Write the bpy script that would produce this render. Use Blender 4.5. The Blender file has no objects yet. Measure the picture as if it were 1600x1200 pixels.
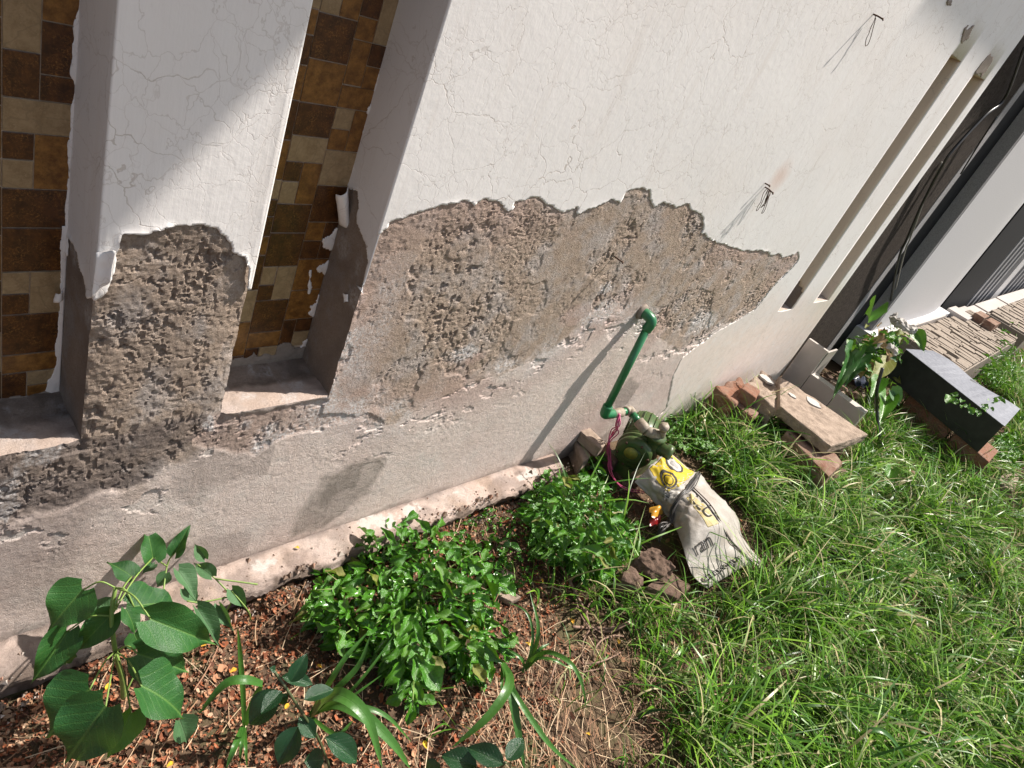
import bpy, math, random
import numpy as np
from mathutils import Vector, Matrix, noise as mnoise

R = random.Random(7)
NR = np.random.RandomState(11)
SC = bpy.context.scene
COL = SC.collection

# ------------------------------------------------------------------ camera, light, exposure
FPX = 1104.65
CAM = np.array([0.0, -1.0, 1.53])
_n = np.array([-800.0, 1690.0, FPX]); _n /= np.linalg.norm(_n)
_h = np.array([1050.0, -225.0, FPX]); _h /= np.linalg.norm(_h)
AX, AZ = _h, -_n
AY = np.cross(AZ, AX)
MC = np.array([AX, AY, AZ])                       # camera (x right, y down, z forward) -> world
camd = bpy.data.cameras.new('camera'); cam = bpy.data.objects.new('camera', camd); COL.objects.link(cam)
camd.sensor_width = 36.0; camd.lens = 36.0 * FPX / 1600.0; camd.clip_start = 0.02; camd.clip_end = 400.0
r_, u_, b_ = MC[:, 0], -MC[:, 1], -MC[:, 2]
cam.matrix_world = Matrix(((r_[0], u_[0], b_[0], CAM[0]), (r_[1], u_[1], b_[1], CAM[1]), (r_[2], u_[2], b_[2], CAM[2]), (0, 0, 0, 1)))
SC.camera = cam

SUN = np.array([-3.3, 1.0, -4.7]); SUN = SUN / np.linalg.norm(SUN)      # direction the light travels
elev = math.asin(-SUN[2]); azim = math.atan2(-SUN[0], -SUN[1])
world = bpy.data.worlds.new('World'); SC.world = world; world.use_nodes = True
wn = world.node_tree
sky = wn.nodes.new('ShaderNodeTexSky'); sky.sky_type = 'NISHITA'; sky.sun_disc = False
sky.sun_elevation = elev; sky.sun_rotation = azim; sky.air_density = 1.0; sky.dust_density = 2.0
bg = wn.nodes['Background']; bg.inputs[1].default_value = 0.082
hs = wn.nodes.new('ShaderNodeHueSaturation'); hs.inputs['Saturation'].default_value = .62; wn.links.new(sky.outputs[0], hs.inputs['Color']); wn.links.new(hs.outputs[0], bg.inputs[0])
sund = bpy.data.lights.new('sun', 'SUN'); sund.energy = 5.0; sund.angle = math.radians(0.75); sund.color = (1.0, 0.93, 0.85)
suno = bpy.data.objects.new('sun', sund); COL.objects.link(suno)
suno.rotation_euler = Vector(SUN).to_track_quat('-Z', 'Y').to_euler()
SC.view_settings.view_transform = 'Standard'; SC.view_settings.look = 'None'
SC.view_settings.exposure = 0.90; SC.view_settings.gamma = 1.0; SC.view_settings.use_curve_mapping = False
SC.cycles.max_bounces = 6

# ------------------------------------------------------------------ pixel <-> world helpers (used to survey the place)
def ray(p): return MC @ np.array([p[0] - 800.0, p[1] - 600.0, FPX])
def onY(p, y=0.0): r = ray(p); return CAM + r * ((y - CAM[1]) / r[1])
def onZ(p, z=0.0): r = ray(p); return CAM + r * ((z - CAM[2]) / r[2])
def onX(p, x): r = ray(p); return CAM + r * ((x - CAM[0]) / r[0])
def proj(P):
    d = (np.asarray(P) - CAM) @ MC
    return np.stack([800 + FPX * d[..., 0] / d[..., 2], 600 + FPX * d[..., 1] / d[..., 2]], -1)
def XZ(pts, y=0.0): return [(q[0], q[2]) for q in (onY(p, y) for p in pts)]

# ------------------------------------------------------------------ noise
def _lat(seed, n=256):
    return np.random.RandomState(seed).rand(n, n)
_LC = {}
def vnoise(x, y, seed=0):
    if seed not in _LC: _LC[seed] = _lat(seed)
    L = _LC[seed]
    xi = np.floor(x).astype(int); yi = np.floor(y).astype(int)
    fx = x - xi; fy = y - yi
    fx = fx * fx * (3 - 2 * fx); fy = fy * fy * (3 - 2 * fy)
    a = L[xi & 255, yi & 255]; b = L[(xi + 1) & 255, yi & 255]; c = L[xi & 255, (yi + 1) & 255]; d = L[(xi + 1) & 255, (yi + 1) & 255]
    return (a * (1 - fx) + b * fx) * (1 - fy) + (c * (1 - fx) + d * fx) * fy
def fbm(x, y, s, o=4, seed=0, g=0.5):
    t = 0; a = 1.0; n = 0
    for k in range(o):
        t = t + a * (vnoise(x / s * 2 ** k + 17.3 * k, y / s * 2 ** k + 5.1 * k, seed + k) * 2 - 1); n += a; a *= g
    return t / n
def worley(x, y, s, seed=0):
    X = x / s; Y = y / s; xi = np.floor(X).astype(int); yi = np.floor(Y).astype(int)
    a = seed + 60; b = seed + 61
    for q in (a, b):
        if q not in _LC: _LC[q] = _lat(q)
    best = np.full(np.shape(X), 9.0)
    for i in (-1, 0, 1):
        for j in (-1, 0, 1):
            cx = xi + i; cy = yi + j
            px = cx + _LC[a][cx & 255, cy & 255]; py = cy + _LC[b][cx & 255, cy & 255]
            best = np.minimum(best, (px - X) ** 2 + (py - Y) ** 2)
    return np.sqrt(best)
def ss(a, b, x):
    t = np.clip((x - a) / (b - a), 0, 1); return t * t * (3 - 2 * t)
def polysd(x, z, poly):
    """signed distance to a polygon, negative inside"""
    P = np.array(poly, float); Q = np.roll(P, -1, 0)
    d = np.full(x.shape, 1e9); ins = np.zeros(x.shape, bool)
    for (ax, az), (bx, bz) in zip(P, Q):
        ex, ez = bx - ax, bz - az; wx, wz = x - ax, z - az
        t = np.clip((wx * ex + wz * ez) / (ex * ex + ez * ez + 1e-12), 0, 1)
        d = np.minimum(d, (wx - t * ex) ** 2 + (wz - t * ez) ** 2)
        c = ((az > z) != (bz > z))
        if abs(ez) > 1e-9: ins ^= c & (x < ex * (z - az) / ez + ax)
    return np.where(ins, -1, 1) * np.sqrt(d)

# ------------------------------------------------------------------ mesh helpers
def mesh_np(name, V, F, mats, smooth=True, attr=None, uv=None, mi=None):
    me = bpy.data.meshes.new(name)
    V = np.asarray(V, np.float32); nf = len(F)
    me.vertices.add(len(V)); me.vertices.foreach_set('co', V.ravel())
    if isinstance(F, np.ndarray):
        k = F.shape[1]; li = F.ravel().astype(np.int32); st = np.arange(nf, dtype=np.int32) * k
    else:
        li = np.array([i for f in F for i in f], np.int32); ln = np.array([len(f) for f in F], np.int32); st = np.concatenate([[0], np.cumsum(ln)[:-1]]).astype(np.int32)
    me.loops.add(len(li)); me.loops.foreach_set('vertex_index', li)
    me.polygons.add(nf); me.polygons.foreach_set('loop_start', st)
    if uv is not None:
        ul = me.uv_layers.new(name='UVMap'); ul.data.foreach_set('uv', np.asarray(uv, np.float32)[li].ravel())
    for m in (mats if isinstance(mats, (list, tuple)) else [mats]): me.materials.append(m)
    if mi is not None: me.polygons.foreach_set('material_index', np.asarray(mi, np.int32))
    me.update(calc_edges=True)
    me.polygons.foreach_set('use_smooth', np.full(nf, bool(smooth)))
    if attr is not None:
        for an, arr in attr.items():
            a = me.attributes.new(an, 'FLOAT_COLOR', 'POINT'); a.data.foreach_set('color', np.asarray(arr, np.float32).ravel())
    me.validate()
    return me
def link(name, me, parent=None, loc=None):
    o = bpy.data.objects.new(name, me); COL.objects.link(o)
    if loc is not None: o.location = loc
    if parent: o.parent = parent
    return o
def tag(o, label=None, cat=None, group=None, kind=None):
    if label: o['label'] = label
    if cat: o['category'] = cat
    if group: o['group'] = group
    if kind: o['kind'] = kind
    return o
def thing(name, label, cat, group=None, loc=(0, 0, 0)):
    o = bpy.data.objects.new(name, None); COL.objects.link(o); o.location = loc; o.empty_display_size = 0.02
    return tag(o, label, cat, group)

class MB:
    def __init__(s): s.v = []; s.f = []; s.uv = []; s.m = []
    def add(s, V, F, uv=None, mi=0):
        n = len(s.v); s.v += [tuple(q) for q in V]; s.f += [tuple(i + n for i in f) for f in F]
        s.uv += list(uv) if uv is not None else [(0, 0)] * len(V); s.m += [mi] * len(F)
    def build(s, name, mats, parent=None, smooth=True, off=(0, 0, 0)):
        V = np.array(s.v) - np.array(off)
        return link(name, mesh_np(name, V, s.f, mats, smooth, uv=s.uv, mi=s.m), parent)

def tube(pts, rad, seg=8, caps=True):
    pts = [Vector(p) for p in pts]; n = len(pts)
    rr = rad if hasattr(rad, '__len__') else [rad] * n
    V = []; F = []; up = None
    for i, p in enumerate(pts):
        t = (pts[min(i + 1, n - 1)] - pts[max(i - 1, 0)]).normalized()
        if up is None: up = Vector((0, 0, 1)) if abs(t.z) < .9 else Vector((1, 0, 0))
        a = (up - t * up.dot(t)).normalized(); b = t.cross(a); up = a
        for k in range(seg):
            th = 2 * math.pi * k / seg; V.append(p + (a * math.cos(th) + b * math.sin(th)) * rr[i])
    for i in range(n - 1):
        for k in range(seg):
            k2 = (k + 1) % seg; F.append((i * seg + k, i * seg + k2, (i + 1) * seg + k2, (i + 1) * seg + k))
    if caps: F.append(tuple(range(seg))[::-1]); F.append(tuple((n - 1) * seg + k for k in range(seg)))
    return V, F
def catmull(P, n=6):
    P = [np.array(p, float) for p in P]; P = [2 * P[0] - P[1]] + P + [2 * P[-1] - P[-2]]; out = []
    for i in range(1, len(P) - 2):
        for k in range(n):
            t = k / n; a, b, c, d = P[i - 1:i + 3]
            out.append(.5 * ((2 * b) + (c - a) * t + (2 * a - 5 * b + 4 * c - d) * t * t + (3 * b - a - 3 * c + d) * t ** 3))
    out.append(P[-2]); return out
def hexbox(c, chamfer=.006):
    """box from 8 corners (bottom 4 ccw, top 4 ccw), edges chamfered"""
    import bmesh
    bm = bmesh.new(); vs = [bm.verts.new(p) for p in c]
    for f in ((3, 2, 1, 0), (4, 5, 6, 7), (0, 1, 5, 4), (1, 2, 6, 5), (2, 3, 7, 6), (3, 0, 4, 7)): bm.faces.new([vs[i] for i in f])
    if chamfer > 0: bmesh.ops.bevel(bm, geom=bm.edges[:], offset=chamfer, segments=2, profile=.6, affect='EDGES')
    bmesh.ops.recalc_face_normals(bm, faces=bm.faces[:])
    return bm
def bm_obj(name, bm, mat, parent=None, smooth=False):
    me = bpy.data.meshes.new(name); bm.to_mesh(me); bm.free(); me.materials.append(mat)
    me.polygons.foreach_set('use_smooth', np.full(len(me.polygons), smooth))
    return link(name, me, parent)
def boxc(x0, x1, y0, y1, z0, z1): return [(x0, y0, z0), (x1, y0, z0), (x1, y1, z0), (x0, y1, z0), (x0, y0, z1), (x1, y0, z1), (x1, y1, z1), (x0, y1, z1)]
def box(name, b, mat, parent=None, ch=.003): return bm_obj(name, hexbox(boxc(*b), ch), mat, parent)
def rough_block(name, corners, mat, parent=None, amp=.006, cuts=5, ch=.008, seed=0, freq=25):
    """masonry lump: chamfered block, subdivided and worn by noise, chipped at its corners"""
    import bmesh
    bm = hexbox(corners, ch)
    bmesh.ops.subdivide_edges(bm, edges=bm.edges[:], cuts=cuts, use_grid_fill=True)
    bmesh.ops.triangulate(bm, faces=[f for f in bm.faces if len(f.verts) > 4])
    bm.normal_update()
    for v in bm.verts:
        p = v.co; a = mnoise.noise(p * freq + Vector((seed, seed * 2, 0))); b = mnoise.noise(p * freq * 3 + Vector((seed, 0, 5)))
        c = max(0, mnoise.noise(p * freq * .6 + Vector((seed * 3, 1, 2))) - .25)
        v.co = p + v.normal * (a * amp + b * amp * .4 - c * amp * 4)
    return bm_obj(name, bm, mat, parent, False)

# ------------------------------------------------------------------ materials
def hsvmix(nt, a, b, fac):
    m = nt.nodes.new('ShaderNodeMix'); m.data_type = 'RGBA'
    for s, v in ((m.inputs['A'], a), (m.inputs['B'], b)):
        if hasattr(v, 'is_linked') or isinstance(v, bpy.types.NodeSocket): nt.links.new(v, s)
        else: s.default_value = (*v, 1)
    if isinstance(fac, (int, float)): m.inputs['Factor'].default_value = fac
    else: nt.links.new(fac, m.inputs['Factor'])
    return m.outputs['Result']
class Mat:
    def __init__(s, name, rough=.85, spec=.3):
        s.m = bpy.data.materials.new(name); s.m.use_nodes = True; s.nt = s.m.node_tree; s.b = s.nt.nodes['Principled BSDF']
        s.b.inputs['Roughness'].default_value = rough; s.b.inputs['Specular IOR Level'].default_value = spec
        s.tc = s.nt.nodes.new('ShaderNodeTexCoord'); s.co = s.tc.outputs['Object']
    def N(s, t, **k):
        n = s.nt.nodes.new(t)
        for a, v in k.items(): setattr(n, a, v)
        return n
    def L(s, a, b): s.nt.links.new(a, b)
    def map(s, scale=(1, 1, 1), rnd=False):
        n = s.N('ShaderNodeMapping'); n.inputs['Scale'].default_value = scale; s.L(s.co, n.inputs[0])
        if rnd:
            oi = s.N('ShaderNodeObjectInfo'); mu = s.N('ShaderNodeMath', operation='MULTIPLY'); mu.inputs[1].default_value = 50; s.L(oi.outputs['Random'], mu.inputs[0])
            cx = s.N('ShaderNodeCombineXYZ'); s.L(mu.outputs[0], cx.inputs[0]); s.L(mu.outputs[0], cx.inputs[2]); s.L(cx.outputs[0], n.inputs['Location'])
        return n.outputs[0]
    def noise(s, scale, detail=5, rough=.6, co=None, lo=.3, hi=.7, dist=0):
        n = s.N('ShaderNodeTexNoise'); n.inputs['Scale'].default_value = scale; n.inputs['Detail'].default_value = detail; n.inputs['Roughness'].default_value = rough
        n.inputs['Distortion'].default_value = dist
        s.L(co or s.co, n.inputs['Vector']); return s.ramp(n.outputs['Fac'], lo, hi)
    def ramp(s, v, lo, hi, a=0., b=1.):
        m = s.N('ShaderNodeMapRange'); m.inputs[1].default_value = lo; m.inputs[2].default_value = hi; m.inputs[3].default_value = a; m.inputs[4].default_value = b
        s.L(v, m.inputs[0]); return m.outputs[0]
    def voro(s, scale, feature='DISTANCE_TO_EDGE', co=None, rnd=1):
        n = s.N('ShaderNodeTexVoronoi', feature=feature); n.inputs['Scale'].default_value = scale; n.inputs['Randomness'].default_value = rnd
        s.L(co or s.co, n.inputs['Vector']); return n
    def warp(s, amt, scale, co=None):
        n = s.N('ShaderNodeTexNoise'); n.inputs['Scale'].default_value = scale; n.inputs['Detail'].default_value = 4; s.L(co or s.co, n.inputs['Vector'])
        v = s.N('ShaderNodeVectorMath', operation='SCALE'); v.inputs[3].default_value = amt; s.L(n.outputs['Color'], v.inputs[0])
        a = s.N('ShaderNodeVectorMath', operation='ADD'); s.L(co or s.co, a.inputs[0]); s.L(v.outputs[0], a.inputs[1]); return a.outputs[0]
    def math(s, op, a, b=None):
        m = s.N('ShaderNodeMath', operation=op)
        for i, v in enumerate((a, b)):
            if v is None: continue
            if isinstance(v, (int, float)): m.inputs[i].default_value = v
            else: s.L(v, m.inputs[i])
        return m.outputs[0]
    def attr(s, name):
        a = s.N('ShaderNodeAttribute', attribute_name=name); return a
    def mix(s, a, b, f): return hsvmix(s.nt, a, b, f)
    def col(s, c):
        if isinstance(c, (tuple, list)): s.b.inputs['Base Color'].default_value = (*c, 1)
        else: s.L(c, s.b.inputs['Base Color'])
    def bump(s, h, strength=.5, dist=.002, prev=None):
        b = s.N('ShaderNodeBump'); b.inputs['Strength'].default_value = strength; b.inputs['Distance'].default_value = dist
        s.L(h, b.inputs['Height']);
        if prev is not None: s.L(prev, b.inputs['Normal'])
        s.L(b.outputs[0], s.b.inputs['Normal']); return b.outputs[0]

def simple(name, c, rough=.7, spec=.3, c2=None, sc=30, bs=.3, bd=.001, rnd=False, metal=0):
    m = Mat(name, rough, spec); co = m.map(rnd=True) if rnd else m.co
    n = m.noise(sc, 6, .65, co)
    m.col(m.mix(c, c2 if c2 else tuple(x * .7 for x in c), n)); m.b.inputs['Metallic'].default_value = metal
    if bs: m.bump(m.noise(sc * 4, 5, .7, co, 0, 1), bs, bd)
    return m.m

# wall plaster: masks come from attribute mk  (R bare render, G dampness and painted pit shade, B salt bloom, A pink old coat) and mk2 (R stain, G lime, B grey skim, A dirt)
def plaster_mat():
    m = Mat('old_plaster', .93, .15)
    a = m.attr('mk'); b = m.attr('mk2')
    s1 = m.N('ShaderNodeSeparateColor'); m.L(a.outputs['Color'], s1.inputs[0]); s2 = m.N('ShaderNodeSeparateColor'); m.L(b.outputs['Color'], s2.inputs[0])
    bare, damp_pitshade, salt, pink = s1.outputs[0], s1.outputs[1], s1.outputs[2], a.outputs['Alpha']
    stain, lime, skim, dirt = s2.outputs[0], s2.outputs[1], s2.outputs[2], b.outputs['Alpha']
    grain = m.noise(420, 4, .75, None, .25, .75); mid = m.noise(28, 6, .65); big = m.noise(5, 5, .6)
    coat = m.mix((.88, .755, .685), (.77, .645, .575), mid)
    coat = m.mix(coat, (.78, .71, .65), m.noise(11, 5, .6, None, .5, .75))
    coat = m.mix(coat, (.54, .385, .335), m.math('MULTIPLY', pink, .75))
    coat = m.mix(coat, (.30, .25, .21), m.math('MULTIPLY', m.noise(150, 5, .85, None, .50, .66), .38))
    coat = m.mix(coat, (.68, .65, .62), skim)
    rend = m.mix((.56, .45, .36), (.42, .325, .255), mid)
    rend = m.mix(rend, (.52, .46, .42), m.noise(9, 5, .6, None, .48, .62))
    rend = m.mix(rend, (.24, .175, .125), m.math('MULTIPLY', m.noise(240, 5, .85, None, .46, .66), .6))
    rend = m.mix(rend, (.55, .40, .34), m.math('MULTIPLY', pink, .7))
    c = m.mix(coat, rend, bare)
    c = m.mix(c, (.15, .125, .115), m.math('MULTIPLY', damp_pitshade, .85))
    c = m.mix(c, (.72, .70, .69), m.math('MULTIPLY', salt, m.noise(160, 4, .7, None, .38, .58)))
    c = m.mix(c, (.27, .235, .20), stain)
    c = m.mix(c, (.62, .585, .54), m.math('MULTIPLY', lime, m.noise(60, 5, .7, None, .28, .42)))
    c = m.mix(c, (.12, .09, .07), m.math('MULTIPLY', dirt, .8))
    c = m.mix(c, (.2, .15, .12), m.math('MULTIPLY', grain, .16))
    m.col(c)
    nb = m.bump(m.noise(230, 5, .85, None, .25, .75), 1.0, .0034)
    st = m.noise(1, 5, .6, m.map((90, 90, 40)), 0, 1)
    m.bump(st, .25, .0012, nb)
    return m.m
PLASTER = plaster_mat()

def paint_mat(name, brush=.0004, base=(.81, .785, .765), crack=1.0):
    m = Mat(name, .6, .3)
    w = m.warp(.09, 9); w2 = m.warp(.03, 25, w)
    e1 = m.voro(7.0, co=w2).outputs['Distance']; e2 = m.voro(19.0, co=w2).outputs['Distance']
    k1 = m.math('MULTIPLY', m.ramp(e1, .002, .0075, 1, 0), m.noise(3.2, 3, .5, None, .38, .56))
    k2 = m.math('MULTIPLY', m.ramp(e2, .004, .016, 1, 0), m.noise(4.4, 3, .5, m.map((1, 1, 1.3)), .42, .60))
    e3 = m.voro(12.0, co=m.warp(.05, 30, m.map((1.0, 1.0, .8)))).outputs['Distance']
    k3 = m.math('MULTIPLY', m.ramp(e3, .002, .010, 1, 0), m.noise(2.1, 3, .5, None, .36, .56))
    k = m.math('MULTIPLY', m.math('MAXIMUM', m.math('MAXIMUM', k1, m.math('MULTIPLY', k3, .55)), m.math('MULTIPLY', k2, .6)), crack)
    dv = m.N('ShaderNodeVectorMath', operation='DISTANCE'); m.L(m.warp(.03, 20), dv.inputs[0]); dv.inputs[1].default_value = (2.46, 0, 1.205); rust = m.ramp(dv.outputs['Value'], .075, .02, 0, .55)
    c = m.mix(base, tuple(x * .93 for x in base), m.noise(3, 5, .6))
    c = m.mix(c, (.74, .68, .63), m.math('MULTIPLY', m.noise(1.6, 4, .6, None, .5, .75), .55))
    sp = m.N('ShaderNodeSeparateXYZ'); m.L(m.co, sp.inputs[0])
    low = m.math('MULTIPLY', m.ramp(m.math('ADD', sp.outputs[2], m.math('MULTIPLY', m.noise(6, 5, .6, None, 0, 1), .4)), .95, .62), m.noise(18, 6, .65, None, .1, .5))
    c = m.mix(c, m.mix((.84, .73, .66), m.mix((.74, .64, .575), (.32, .26, .21), m.math('MULTIPLY', m.noise(150, 5, .85, None, .50, .66), .4)), m.noise(28, 6, .65)), low)
    c = m.mix(c, (.60, .53, .47), m.math('MULTIPLY', m.noise(1, 5, .6, m.map((14, 14, 1.6)), .56, .8), .45)); c = m.mix(c, (.62, .42, .33), rust)
    c = m.mix(c, (.42, .36, .31), m.math('MULTIPLY', k, .6))
    c = m.mix(c, (.45, .38, .32), m.noise(70, 2, .5, None, .76, .82))
    m.col(c)
    st = m.noise(1, 4, .6, m.map((170, 170, 14)), 0, 1)
    nb = m.bump(st, .4, brush)
    nb = m.bump(m.noise(45, 5, .65, None, 0, 1), .3, .0022, nb)
    m.bump(k, .35, -.0008, nb)
    return m.m
PAINT = paint_mat('white_wall_paint')
PAINT_PILLAR = paint_mat('brushed_white_paint', .0009)
PAINT_REVEAL = paint_mat('reveal_white_paint', .0004, (.76, .74, .73), .8)

PAINT_FAR = paint_mat('bounce_tinted_white_paint', .0004, (.74, .62, .50), .8)  # warm base colour holds the light bounced off sunlit ground and wall
def tile_mat(name, c1, c2, c3, rough=.28, vein=False):
    m = Mat(name, rough, .5); co = m.map(rnd=True)
    c = m.mix(c1, c2, m.noise(45, 7, .75, co, .40, .60)); c = m.mix(c, c3, m.math('MULTIPLY', m.noise(260, 5, .85, co, .50, .68), m.noise(35, 3, .6, co, .4, .65)))
    if vein: c = m.mix(c, tuple(x * .62 for x in c1), m.ramp(m.voro(22, co=m.warp(.06, 20, co)).outputs['Distance'], .0, .05, .6, 0))
    m.col(c); m.bump(m.noise(140, 4, .6, co, 0, 1), .25, .0006); return m.m
T_DARK = tile_mat('dark_brown_glaze', (.034, .013, .005), (.095, .036, .010), (.40, .19, .05))
T_MID = tile_mat('rust_brown_glaze', (.12, .05, .011), (.27, .13, .032), (.035, .013, .005))
T_LITE = tile_mat('beige_glaze', (.34, .245, .135), (.24, .165, .085), (.44, .33, .20), .3, True)
GROUT = simple('grout', (.62, .50, .38), .9, .1, (.38, .29, .21), 90)
CEMENT = simple('rough_cement', (.30, .26, .22), .95, .1, (.22, .18, .15), 60, .8, .003)
CEMENT_DARK = simple('shade_darkened_cement', (.085, .068, .056), .95, .1, (.030, .024, .020), 55, 1, .010)  # dark raw cement, with the strip's shade added into its colour
GREYTEX = simple('grey_textured_paint', (.40, .385, .385), .9, .15, (.24, .23, .23), 160, 1, .003)
BLACKP = simple('matt_black', (.010, .010, .011), .8, .15, (.018, .018, .02), 20, .1)
NWHITE = simple('neighbour_white_paint', (.56, .55, .55), .85, .2, (.46, .45, .45), 120, .6, .0014)
WTILE = simple('white_glazed_tile', (.50, .46, .43), .35, .5, (.42, .38, .35), 8, .05)
STONE = simple('ledge_stone', (.36, .30, .235), .9, .2, (.19, .16, .14), 35, .8, .004, True)
BRICK = simple('broken_brick', (.15, .075, .052), .95, .1, (.27, .20, .155), 16, 1, .004, True)
BRICK_O = simple('orange_brick', (.23, .10, .06), .95, .1, (.22, .15, .115), 20, 1, .008, True)
CONC = simple('mortar_crusted_concrete', (.38, .30, .24), .95, .1, (.20, .155, .12), 28, 1, .006, True)
SLATE = simple('brown_stone', (.17, .115, .085), .92, .15, (.09, .06, .045), 60, 1, .004, True)
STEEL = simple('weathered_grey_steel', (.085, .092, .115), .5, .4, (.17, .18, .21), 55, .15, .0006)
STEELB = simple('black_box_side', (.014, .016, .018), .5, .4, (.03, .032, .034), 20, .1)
GPIPE = simple('green_ppr_plastic', (.004, .125, .042), .32, .5, (.035, .16, .07), 22, .05)
GPUMP = simple('green_pump_paint', (.030, .085, .022), .38, .4, (.075, .085, .03), 50, .3)
PWHITE = simple('dirty_white_plastic', (.36, .32, .26), .55, .3, (.17, .13, .09), 40, .2)
WPINK = simple('pink_insulation', (.50, .09, .20), .4, .5, (.34, .04, .12), 60, 0)
WBLK = simple('black_rubber', (.018, .018, .019), .35, .5, (.03, .03, .03), 60, 0)
WGREY = simple('grey_wire', (.10, .09, .085), .5, .5, (.05, .045, .04), 60, 0)
RUST = simple('rusty_iron', (.10, .055, .035), .8, .3, (.05, .03, .02), 300, .5)
YEL = simple('yellow_print', (.50, .37, .012), .6, .3, (.38, .27, .02), 60, 0)
INK = simple('black_print', (.03, .028, .026), .7, .2, (.05, .045, .04), 60, 0)
INKG = simple('grey_print', (.22, .21, .20), .7, .2, (.30, .29, .28), 200, 0)
BAGW = simple('white_print', (.42, .40, .37),   .7, .2, (.36, .34, .31), 60, 0)
REDP = simple('red_plastic_film', (.22, .012, .012), .3, .5, (.14, .01, .01), 60, 0)
ORP = simple('orange_plastic_film', (.45, .19, .02), .3, .5, (.50, .28, .03), 60, 0)
BARK = simple('dry_twig', (.30, .20, .15), .9, .2, (.18, .12, .09), 120, .4)
STEM = simple('green_stem', (.20, .30, .07), .5, .4, (.14, .22, .05), 60, 0)
STEMD = simple('dark_green_stem', (.05, .09, .03), .5, .4, (.07, .06, .03), 60, 0)

def bag_mat():
    m = Mat('woven_bag_plastic', .5, .4)
    uv = m.tc.outputs['UV']; s = m.N('ShaderNodeSeparateXYZ'); m.L(uv, s.inputs[0])
    c = m.mix((.36, .335, .30), (.25, .23, .205), m.noise(14, 6, .65)); c = m.mix(c, (.20, .145, .10), m.math('MULTIPLY', m.noise(9, 5, .65, None, .5, .75), .5))
    m.col(c)
    nb = m.bump(m.noise(34, 4, .6, m.warp(.05, 15), 0, 1), .5, .006); ck = m.N('ShaderNodeTexChecker'); ck.inputs['Scale'].default_value = 260; m.L(uv, ck.inputs[0])
    m.bump(ck.outputs['Fac'], .12, .0006, nb); return m.m
BAG = bag_mat()

def leaf_mat(name, c1, c2, vein, rough=.38, veins=8., spec=.5, trans=.25, vs=.5):
    m = Mat(name, rough, spec); uv = m.tc.outputs['UV']; s = m.N('ShaderNodeSeparateXYZ'); m.L(uv, s.inputs[0])
    oi = m.N('ShaderNodeObjectInfo'); at = m.attr('tone'); sa = m.N('ShaderNodeSeparateColor'); m.L(at.outputs['Color'], sa.inputs[0])
    rn = m.math('FRACT', m.math('ADD', oi.outputs['Random'], sa.outputs[0]))
    c = m.mix(c1, c2, rn); c = m.mix(c, tuple(min(1, x * 1.7) for x in c2), m.math('MULTIPLY', m.noise(3.5, 5, .7), .5))
    au = m.math('ABSOLUTE', m.math('SUBTRACT', s.outputs[0], .5))
    mid = m.ramp(au, .008, .03, 1, 0)
    lat = m.math('FRACT', m.math('MULTIPLY', m.math('SUBTRACT', s.outputs[1], m.math('MULTIPLY', au, .7)), veins))
    lv = m.ramp(m.math('ABSOLUTE', m.math('SUBTRACT', lat, .5)), .03, .10, 1, 0)
    k = m.math('MAXIMUM', mid, m.math('MULTIPLY', lv, vs))
    c = m.mix(c, vein, m.math('MULTIPLY', k, .6)); m.col(c)
    nb = m.bump(k, .5, -.0015); m.bump(m.noise(45, 3, .6, None, 0, 1), .4, .004, nb)
    tr = m.N('ShaderNodeBsdfTranslucent'); mx = m.N('ShaderNodeMixShader'); mx.inputs[0].default_value = trans
    tc = m.mix(c, (.16, .34, .02), .5); m.L(tc, tr.inputs[0])
    out = m.nt.nodes['Material Output']; m.L(m.b.outputs[0], mx.inputs[1]); m.L(tr.outputs[0], mx.inputs[2]); m.L(mx.outputs[0], out.inputs[0])
    return m.m
LEAF_H = leaf_mat('sapling_leaf', (.010, .054, .014), (.026, .095, .020), (.11, .22, .05), .40, 7, .4, .2, .30)
LEAF_P = leaf_mat('pale_sapling_leaf', (.045, .105, .045), (.06, .14, .055), (.12, .2, .10), .5, 7, .4, .2)
LEAF_G = leaf_mat('glossy_leaf', (.005, .026, .010), (.010, .045, .015), (.04, .10, .03), .25, 9, .5, .12, .25)
LEAF_W = leaf_mat('weed_leaf', (.016, .085, .006), (.060, .185, .012), (.09, .21, .03), .24, 6, .6, .15, .4)
LEAF_W2 = leaf_mat('bright_weed_leaf', (.030, .115, .008), (.075, .19, .015), (.12, .24, .04), .32, 5, .5, .22, .3)
LEAF_Y = leaf_mat('yellowed_leaf', (.19, .22, .02), (.15, .15, .04), (.42, .38, .18), .5, 6, .4, .3)
LEAF_D = leaf_mat('dry_leaf', (.20, .13, .06), (.26, .18, .10), (.5, .38, .24), .8, 6, .2, .1)
BLADE = leaf_mat('broad_grass_blade', (.020, .085, .012), (.05, .14, .022), (.09, .19, .05), .38, 0, .5, .25, 0)

def veg_mat(name, trans=.25, rough=.36, spec=.5):
    m = Mat(name, rough, spec); a = m.attr('tone'); m.col(a.outputs['Color'])
    tr = m.N('ShaderNodeBsdfTranslucent'); m.L(a.outputs['Color'], tr.inputs[0]); mx = m.N('ShaderNodeMixShader'); mx.inputs[0].default_value = trans
    out = m.nt.nodes['Material Output']; m.L(m.b.outputs[0], mx.inputs[1]); m.L(tr.outputs[0], mx.inputs[2]); m.L(mx.outputs[0], out.inputs[0])
    return m.m
GRASS = veg_mat('grass_blades', .3, .38, .35); DRY = veg_mat('dry_litter', .05, .85, .15)

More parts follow.
